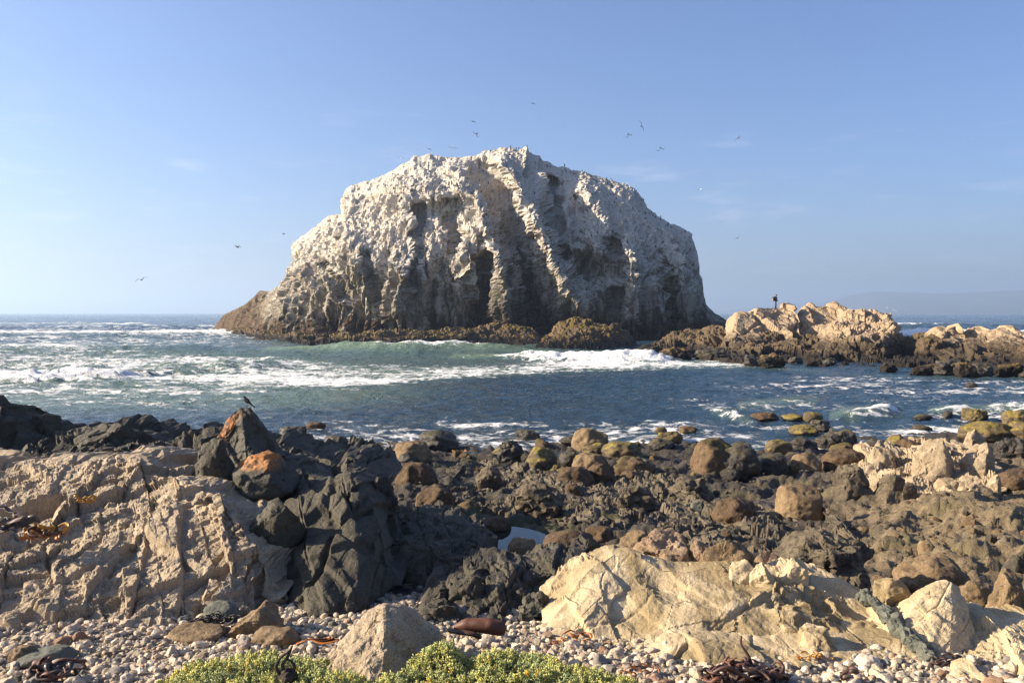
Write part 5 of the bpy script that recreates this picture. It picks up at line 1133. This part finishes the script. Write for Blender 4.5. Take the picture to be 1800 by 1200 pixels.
pile('kelp_scrap', 'curled dark kelp in the gap below the green-grey vein', 1672, 1170, .12, .09, 9, ['kelp_black', 'kelp'], .015, (.4, 1.), 8, D=6.6, length=.26)
pile('kelp_scrap', 'curled brown kelp stalk at the bottom edge right of the heap', 1492, 1192, .08, .08, 3, ['kelp'], .016, (.7, 1.), 9, D=6.25, length=.3)
pile('kelp_scrap', 'thin orange kelp straps at the edge of the succulent, lower middle', 1120, 1180, .16, .05, 7, ['kelp_orange', 'kelp_red'], .010, (.3, .6), 10, D=6.35, length=.3)
pile('kelp_scrap', 'red-brown kelp straps among stones at the foot of the cream slab', 1005, 1128, .16, .06, 6, ['kelp_red', 'kelp_orange'], .012, (.3, .6), 11, D=7.2, length=.28)
pile('weed_clump', 'orange weed on the shoreline rock below the black weed-topped boulder', 806, 797, .28, .14, 10, ['kelp_orange', 'kelp_yellow'], .03, (.2, .5), 12, D=29.5, cat='seaweed', length=.4)
def big_kelp():
    # thick rolled piece of bull kelp, and a flat leathery strap
    c = P(846, 1116, 6.75); root = thing('bull_kelp', 'thick rolled red-brown piece of kelp lying behind the succulent', 'kelp', c)
    p = smooth_path([(-.21, .03, .045), (-.14, .01, .075), (-.05, 0, .085), (.05, -.01, .078), (.14, -.01, .065), (.165, 0, .06)], 30)
    v, f = tube(p, np.interp(np.linspace(0, 1, 30), [0, .25, .6, .95, 1], [.02, .05, .062, .058, .045]), None, 14); v = v + (facet(v, .07, .006, .8, .5, 2)[:, None] * np.array([0, -.5, .8]))
    put('bulb', mesh_from('bulb', v, f, True), M['kelp_red'], root)
    p = smooth_path([(-.24, .05, .02), (-.15, -.03, .035), (-.06, -.05, .03), (-.02, -.03, .0)], 16); v, f = tube(p, .045, .02, 10); put('strap', mesh_from('strap', v, f, True), M['kelp'], root)
    c = P(560, 1136, 6.5); root = thing('kelp_frond', 'flat orange-red kelp blade on the shingle at the edge of the succulent', 'kelp', c)
    for q in range(3):
        p = smooth_path([(-.17 + .05 * q, .03 * q, .02 + .01 * q), (-.06, .02, .05), (.04, -.02 + .03 * q, .035), (.15 - .03 * q, .02, .05)], 18); v, f = tube(p, .042 - .008 * q, .006, 8, .6 * q)
        put('strap', mesh_from('strap', v, f, True), M['kelp_orange' if q != 1 else 'kelp_red'], root)
    c = P(505, 1196, 5.75); root = thing('kelp_holdfast', 'dark dried kelp root with curled stalks standing in the succulent', 'kelp', c)
    v0, f0 = rock_verts('c', 77, 3, .07, .06, .055); put('root', mesh_from('root', v0 + [0, 0, .03], f0, True), M['root'], root)
    for i, pts in enumerate([[(-.04, 0, .03), (-.075, 0, .09), (-.05, 0, .15), (.01, 0, .2), (.035, 0, .235)], [(-.02, 0, .05), (-.03, 0, .11), (0, 0, .16), (.02, .01, .2), (.025, .01, .23)], [(.03, 0, .05), (.05, 0, .09), (.03, 0, .13), (-.005, 0, .145)]]):
        p = smooth_path(pts, 20); v, f = tube(p, np.linspace(.014, .006, 20), None, 8); put('stalk', mesh_from('stalk', v, f, True), M['root'], root)
    c = P(1305, 1150, 6.3)
    root = thing('kelp_stalk', 'upright curved brown kelp stalk sticking out of the kelp heap', 'kelp', c)
    p = smooth_path([(.07, 0, -.08), (.04, 0, .0), (0, 0, .06), (-.012, 0, .1), (-.005, 0, .14)], 20); v, f = tube(p, np.linspace(.02, .006, 20), np.linspace(.012, .004, 20), 8); put('stalk', mesh_from('stalk', v, f, True), M['kelp'], root)
big_kelp()

def hanging_kelp(parent, V, Nn, sh, n, seed, ztop, L, w):
    rs = np.random.RandomState(seed); nf = sh[0] * sh[1]
    ok = np.where((V[:, 2] < ztop) & (V[:, 2] > .05) & (Nn[:, 1] < .15))[0]; idx = rs.choice(ok, n)
    c = V[idx] + Nn[idx] * .1; ln = L * rs.uniform(.4, 1.2, n); wd = w * rs.uniform(.5, 1.2, n); a = rs.uniform(-.7, .7, n)
    t = np.array([0, .35, .7, 1.])
    out = Nn[idx] * np.array([1, 1, .4]); sx_ = np.stack([np.cos(a), np.sin(a) * .5, np.sin(a) * .3], -1)
    mid = c[:, None] + t[None, :, None] * ln[:, None, None] * np.array([0, 0, -1.]) + (t * (1 - t * .7))[None, :, None] * out[:, None] * .45 + rs.normal(size=(n, 4, 3)) * .05
    wdt = wd[:, None] * np.array([.5, 1, .8, .2]); A = mid - sx_[:, None] * wdt[..., None]; B = mid + sx_[:, None] * wdt[..., None]
    q = np.stack([A, B], 2).reshape(n * 8, 3); b = (np.arange(n) * 8)[:, None]
    f = np.stack([np.stack([b[:, 0] + 2 * k, b[:, 0] + 2 * k + 1, b[:, 0] + 2 * k + 3, b[:, 0] + 2 * k + 2], -1) for k in range(3)], 1).reshape(-1, 4)
    loc = np.array(parent.location)
    put('hanging_kelp', mesh_from('hanging_kelp', q - loc, f, True), M['reefweed'], parent, kind='stuff')
hanging_kelp(skirt, SV, SN, SSH, 5200, 1, 2.6, 1.0, .10)
hanging_kelp(creef, CV, CN, CSH, 1300, 2, 1.7, .9, .09)

# ------------------------------------------------------------------ birds
def bird_body_mesh(L=.62):
    t = np.linspace(0, 1, 15); p = np.stack([0 * t, (t - .5) * L, .03 * np.sin(t * 3.1) * L], -1)
    r = L * np.interp(t, [0, .05, .12, .17, .24, .4, .6, .8, .9, 1], [.004, .03, .055, .05, .06, .105, .10, .055, .05, .06]); rz = L * np.interp(t, [0, .05, .12, .17, .24, .4, .6, .8, .9, 1], [.004, .02, .055, .05, .06, .105, .09, .04, .012, .008])
    return tube(p, r, rz, 9)
def wing_mesh(side, span, up, sweep):
    t = np.linspace(0, 1, 14); x = span * (t * .96); bend = np.where(t < .42, t / .42, 1.) * up - np.clip(t - .42, 0, 1) * up * 1.5
    p = np.stack([side * x, -.03 + sweep * (np.where(t < .42, -t * .3, -.126 + (t - .42) * .9)) * span, span * bend * .5], -1)
    ch = span * np.interp(t, [0, .1, .42, .8, 1], [.22, .25, .23, .14, .02]); a = np.linspace(0, 2 * np.pi, 9)[:-1]
    V = p[:, None] + np.stack([0 * a, np.cos(a), np.sin(a) * .14], -1)[None] * ch[:, None, None] * .6
    n, ns = 14, 8; i = np.arange(n * ns).reshape(n, ns); j = np.roll(i, -1, 1); q = np.stack([i[:-1], j[:-1], j[1:], i[1:]], -1).reshape(-1, 4)
    return V.reshape(-1, 3), np.concatenate([q[:, [0, 1, 2]], q[:, [0, 2, 3]]])
BODY = mesh_from('body', *bird_body_mesh(), True)
FLY = [(249, 492, 8, .5, 20, -.3, .7, 'dark_bird', 'dark seabird gliding low over the sea at the far left'), (418, 435, 5, .8, -60, .1, .6, 'grey_bird', 'small grey gull in the sky left of the island'), (499, 412, 3, .9, -80, 0, .6, 'grey_bird', 'tiny gull just above the left shoulder of the island'),
       (705, 278, 4, .6, 30, .2, .5, 'white_bird', 'pale gull skimming the upper left slope of the island'), (755, 262, 4, -.3, 60, .2, .55, 'dark_bird', 'brown bird hovering over the left summit knob'), (797, 258, 6, -.7, 15, .1, .6, 'white_bird', 'pale gull with drooping wings over the saddle of the summit'),
       (832, 214, 4, .2, 75, .2, .5, 'dark_bird', 'dark bird, upper of two close together above the summit'), (838, 235, 5, -1., 60, .7, .5, 'dark_bird', 'dark bird, lower of two close together above the summit'), (937, 182, 4, -.2, 70, .1, .55, 'dark_bird', 'highest bird in the sky, above the top of the island'),
       (1104, 236, 6, -1., 35, -.5, .7, 'dark_bird', 'dark bird with bent wings, lower left of the close pair at right'), (1127, 222, 7, .4, 10, 1.2, .7, 'dark_bird', 'bird banking steeply with white flank, upper right of the close pair'), (1161, 260, 6, -.9, 10, -.3, .65, 'dark_bird', 'arched dark bird below the pair right of the summit'),
       (1298, 243, 6, .5, 30, -.8, .6, 'grey_bird', 'slender grey bird tilted in the sky over the right'), (1232, 333, 4, -.3, 40, .0, .55, 'white_bird', 'white gull right of the upper island slope'), (1296, 419, 4, .6, 40, -.5, .55, 'grey_bird', 'grey bird right of the island above the outcrops')]
for (px, py, half, up, yaw, roll, sp, mt, lab) in FLY:
    D = sp * F / half; c = P(px, py, D)
    body = put('flying_bird', BODY.copy(), M[mt], loc=c, label=lab, cat='bird'); body.rotation_euler = (0, roll, R(yaw * .45)); body.scale = (1.65, 1.65, 1.65)
    for s_ in (-1, 1):
        v, f = wing_mesh(s_, sp, up, .55); put('wing', mesh_from('wing', v, f, True), M['dark_bird' if mt == 'dark_bird' else 'grey_bird'], body)

def perched(scale=1., pale=False):
    t = np.linspace(0, 1, 16); zz = np.interp(t, [0, .45, .7, .85, 1], [0.02, .30, .44, .52, .56]); yy = np.interp(t, [0, .3, .6, .85, 1], [-.11, -.05, .0, .02, .05])
    r = np.interp(t, [0, .1, .35, .55, .72, .84, .95, 1], [.012, .05, .095, .085, .045, .05, .035, .005]); return tube(np.stack([0 * t, yy, zz], -1) * scale, r * scale, None, 6)
PM = []
for mt, sc in (('dark_bird', 1.), ('grey_bird', .9), ('dark_bird', .8), ('white_bird', .85)):
    me = mesh_from('perched_bird', *perched(sc), True); me.materials.append(M[mt]); PM.append(me)
def colony():
    rs = np.random.RandomState(8); nr, nc = ISH[0], ISH[1]; V = IV; px = 900 + V[:, 0] * F / V[:, 1]; py = 550 - (V[:, 2] - CAMZ) * F / V[:, 1]
    row = np.repeat(np.arange(nr), nc); front = row < 262
    def pick(m, n):
        i = np.where(m & front & (IN[:, 2] > .25))[0]; return list(rs.choice(i, min(n, len(i)), False))
    zones = [(pick((px > 690) & (px < 812) & (np.abs(py - (345 - .12 * (px - 690))) < 14), 85), 'tiny dark seabird standing in the dense line on the upper left slope', 'birds massed on the upper left slope'),
             (pick((px > 840) & (px < 1215) & (row > 247) & (row < 262), 95), 'tiny seabird standing along the right-hand skyline of the island', 'birds along the island skyline'),
             (pick((px > 780) & (px < 905) & (py > 300) & (py < 470), 60), 'tiny dark bird on the white buttress in the middle of the island', 'birds on the middle buttress'),
             (pick((px > 905) & (px < 1210) & (py > 290) & (py < 520), 55), 'tiny bird on a ledge of the right half of the island', 'birds on the right-hand ledges')]
    for ids, lab, grp in zones:
        for i in ids:
            o = put('perched_bird', PM[rs.choice(4, p=[.4, .25, .2, .15])], loc=V[i] + [0, 0, -.04], label=lab, cat='bird', group=grp); s = rs.uniform(.95, 1.35); o.scale = (s, s, s); o.rotation_euler = (0, 0, rs.uniform(0, 6.28))
colony()

def songbird():
    q = SLV[SLV[:, 1] < 12.6]; top = q[q[:, 2].argmax()] - np.array([0, 0, .012]); s = .085
    root = thing('small_bird', "small dark brown bird perched on the tip of the orange-edged basalt slab", 'bird', tuple(top))
    t = np.linspace(0, 1, 22)
    xx = np.interp(t, [0, .06, .14, .22, .34, .55, .72, .86, 1], [-.78, -.62, -.5, -.38, -.25, .1, .5, .95, 1.4]); zz = np.interp(t, [0, .06, .14, .22, .34, .55, .72, .86, 1], [1.45, 1.47, 1.5, 1.4, 1.15, .78, .42, .05, -.28]) + .42
    r = np.interp(t, [0, .05, .08, .14, .2, .28, .42, .58, .72, .86, 1], [.01, .05, .13, .2, .19, .26, .37, .32, .17, .10, .06])
    v, f = tube(np.stack([xx, 0 * t, zz], -1) * s, r * s, np.interp(t, [0, .6, .75, 1], [1, 1, .9, 1.4]) * r * s, 12)
    put('body', mesh_from('body', v, f, True), M['dark_bird'], root)
    v, f = tube(np.array([(-.66, 0, 1.9), (-.78, 0, 1.88), (-.95, 0, 1.84)]) * s, np.array([.06, .045, .008]) * s, None, 7); put('beak', mesh_from('beak', v, f, True), M['beak'], root)
    for k in (-1, 1):
        v, f = tube(np.array([(-.0, .33 * k, 1.45), (.3, .36 * k, 1.1), (.7, .26 * k, .7), (1.05, .1 * k, .38)]) * s, np.array([.12, .2, .15, .02]) * s, np.array([.06, .07, .05, .01]) * s, 8); put('wing', mesh_from('wing', v, f, True), M['dark_bird'], root)
        v, f = tube(np.array([(.05, .12 * k, .95), (.0, .12 * k, .5), (.04, .12 * k, .05), (-.05, .12 * k, -.02), (-.2, .14 * k, -.02)]) * s, np.array([.07, .035, .03, .035, .015]) * s, None, 6); put('leg', mesh_from('leg', v, f, True), M['beak'], root)
songbird()

# ------------------------------------------------------------------ the person on the outcrop
def person():
    D = 111.5; foot = P(1363.5, 541.5, D); root = thing('person', 'person in dark clothes with a backpack standing on the tan outcrop, looking down', 'person', tuple(foot))
    vs, es, rd = [], [], []
    def chain(pts, start=None):
        prev = start
        for (x, y, z, r) in pts:
            vs.append((x, y, z)); rd.append(r); k = len(vs) - 1
            if prev is not None: es.append((prev, k))
            prev = k
        return prev
    chain([(0, 0, .92, .145)]); pel = 0
    chest = chain([(0, 0, 1.08, .135), (.01, 0, 1.25, .155), (.0, 0, 1.40, .15)], pel)
    neck = chain([(.03, 0, 1.50, .065)], chest); chain([(.07, 0, 1.585, .09), (.085, 0, 1.66, .10), (.08, 0, 1.735, .065)], neck)
    for k in (-1, 1):
        chain([(.01 * k, .11 * k, .86, .115), (.02 + .06 * k, .13 * k, .48, .09), (-.01 + .08 * k, .135 * k, .12, .068), (-.02 + .08 * k, .135 * k, .05, .06), (.15 + .08 * k, .15 * k, .03, .04)], pel)
        w = chain([(.0, .2 * k, 1.40, .075), (.02, .25 * k, 1.14, .055), (.2, .17 * k, .98, .042), (.24, .15 * k, .955, .04)], chest)
        for i in range(4): chain([(.275, (.13 + .018 * i) * k, .945 - .004 * i, .010), (.305 - .003 * i, (.12 + .018 * i) * k, .925, .009), (.315, (.11 + .017 * i) * k, .90, .008)], w)
        chain([(.25, .11 * k, .97, .011), (.275, .095 * k, .955, .009)], w)
    me = bpy.data.meshes.new('body'); me.from_pydata(vs, es, []); o = put('body', me, M['figure'], root)
    sk = o.modifiers.new('skin', 'SKIN'); sk.use_smooth_shade = True
    if not me.skin_vertices: me.skin_vertices.new()
    for i, r in enumerate(rd): me.skin_vertices[0].data[i].radius = (r, r * 1.15 if r > .12 else r)
    me.skin_vertices[0].data[0].use_root = True
    o.modifiers.new('sub', 'SUBSURF').levels = 1
    def blob(name, c, h, mat, parent, e=3., bump=.04):
        d, f = ico(3); r = (np.abs(d) ** e).sum(1) ** (-1 / e); v = d * r[:, None] * np.array(h) * (1 + bump * fbm(d * 2, 2, 3))[:, None] + np.array(c)
        return put(name, mesh_from(name, v, f, True), M[mat], parent)
    bp = blob('backpack', (-.24, 0, 1.22), (.16, .19, .29), 'backpack', root); blob('front_pocket', (-.385, 0, 1.10), (.045, .13, .12), 'yellow_cloth', bp)
    for k in (-1, 1):
        p = smooth_path([(-.14, .12 * k, 1.42), (-.02, .13 * k, 1.53), (.12, .13 * k, 1.40), (.14, .13 * k, 1.22), (-.08, .16 * k, 1.02)], 18); v, f = tube(p, .022, .03, 6); put('strap', mesh_from('strap', v, f, True), M['backpack'], bp)
    cp = blob('cap', (.075, 0, 1.715), (.115, .105, .075), 'cap', root, 2.2, 0.); blob('visor', (.20, 0, 1.68), (.085, .08, .014), 'cap', cp, 2.4, 0.)
    blob('camera_bag', (.25, .0, .96), (.05, .07, .06), 'cap', root)
def figure_mat():
    m = N('clothed_figure'); tc_ = m.n('ShaderNodeTexCoord'); s_ = m.n('ShaderNodeSeparateXYZ'); m.l(tc_.outputs['Object'], s_.inputs[0])
    c = m.ramp(m.math('DIVIDE', s_.outputs['Z'], 1.8), [(0., (.03, .025, .022)), (.055, (.055, .048, .042)), (.52, (.018, .022, .034)), (.83, (.40, .25, .17))], 'CONSTANT')
    return m.fin(c, .8, None, .2)
M['figure'] = figure_mat()
person()

# ------------------------------------------------------------------ sea air
def haze():
    b = np.array([[x, y, z] for z in (-14, 330) for y in (-420, 27000) for x in (-165000, 165000)], float)
    f = np.array([[0, 2, 3, 1], [4, 5, 7, 6], [0, 1, 5, 4], [1, 3, 7, 5], [3, 2, 6, 7], [2, 0, 4, 6]])
    m = bpy.data.materials.new('sea_haze'); m.use_nodes = True; t = m.node_tree; t.nodes.clear()
    o = t.nodes.new('ShaderNodeOutputMaterial'); v = t.nodes.new('ShaderNodeVolumePrincipled')
    v.inputs['Color'].default_value = (.55, .74, 1., 1); v.inputs['Density'].default_value = 2.3e-4; v.inputs['Anisotropy'].default_value = .35
    t.links.new(v.outputs[0], o.inputs['Volume'])
    ob = put('haze', mesh_from('haze', b, f, False), m, kind='stuff')
haze()
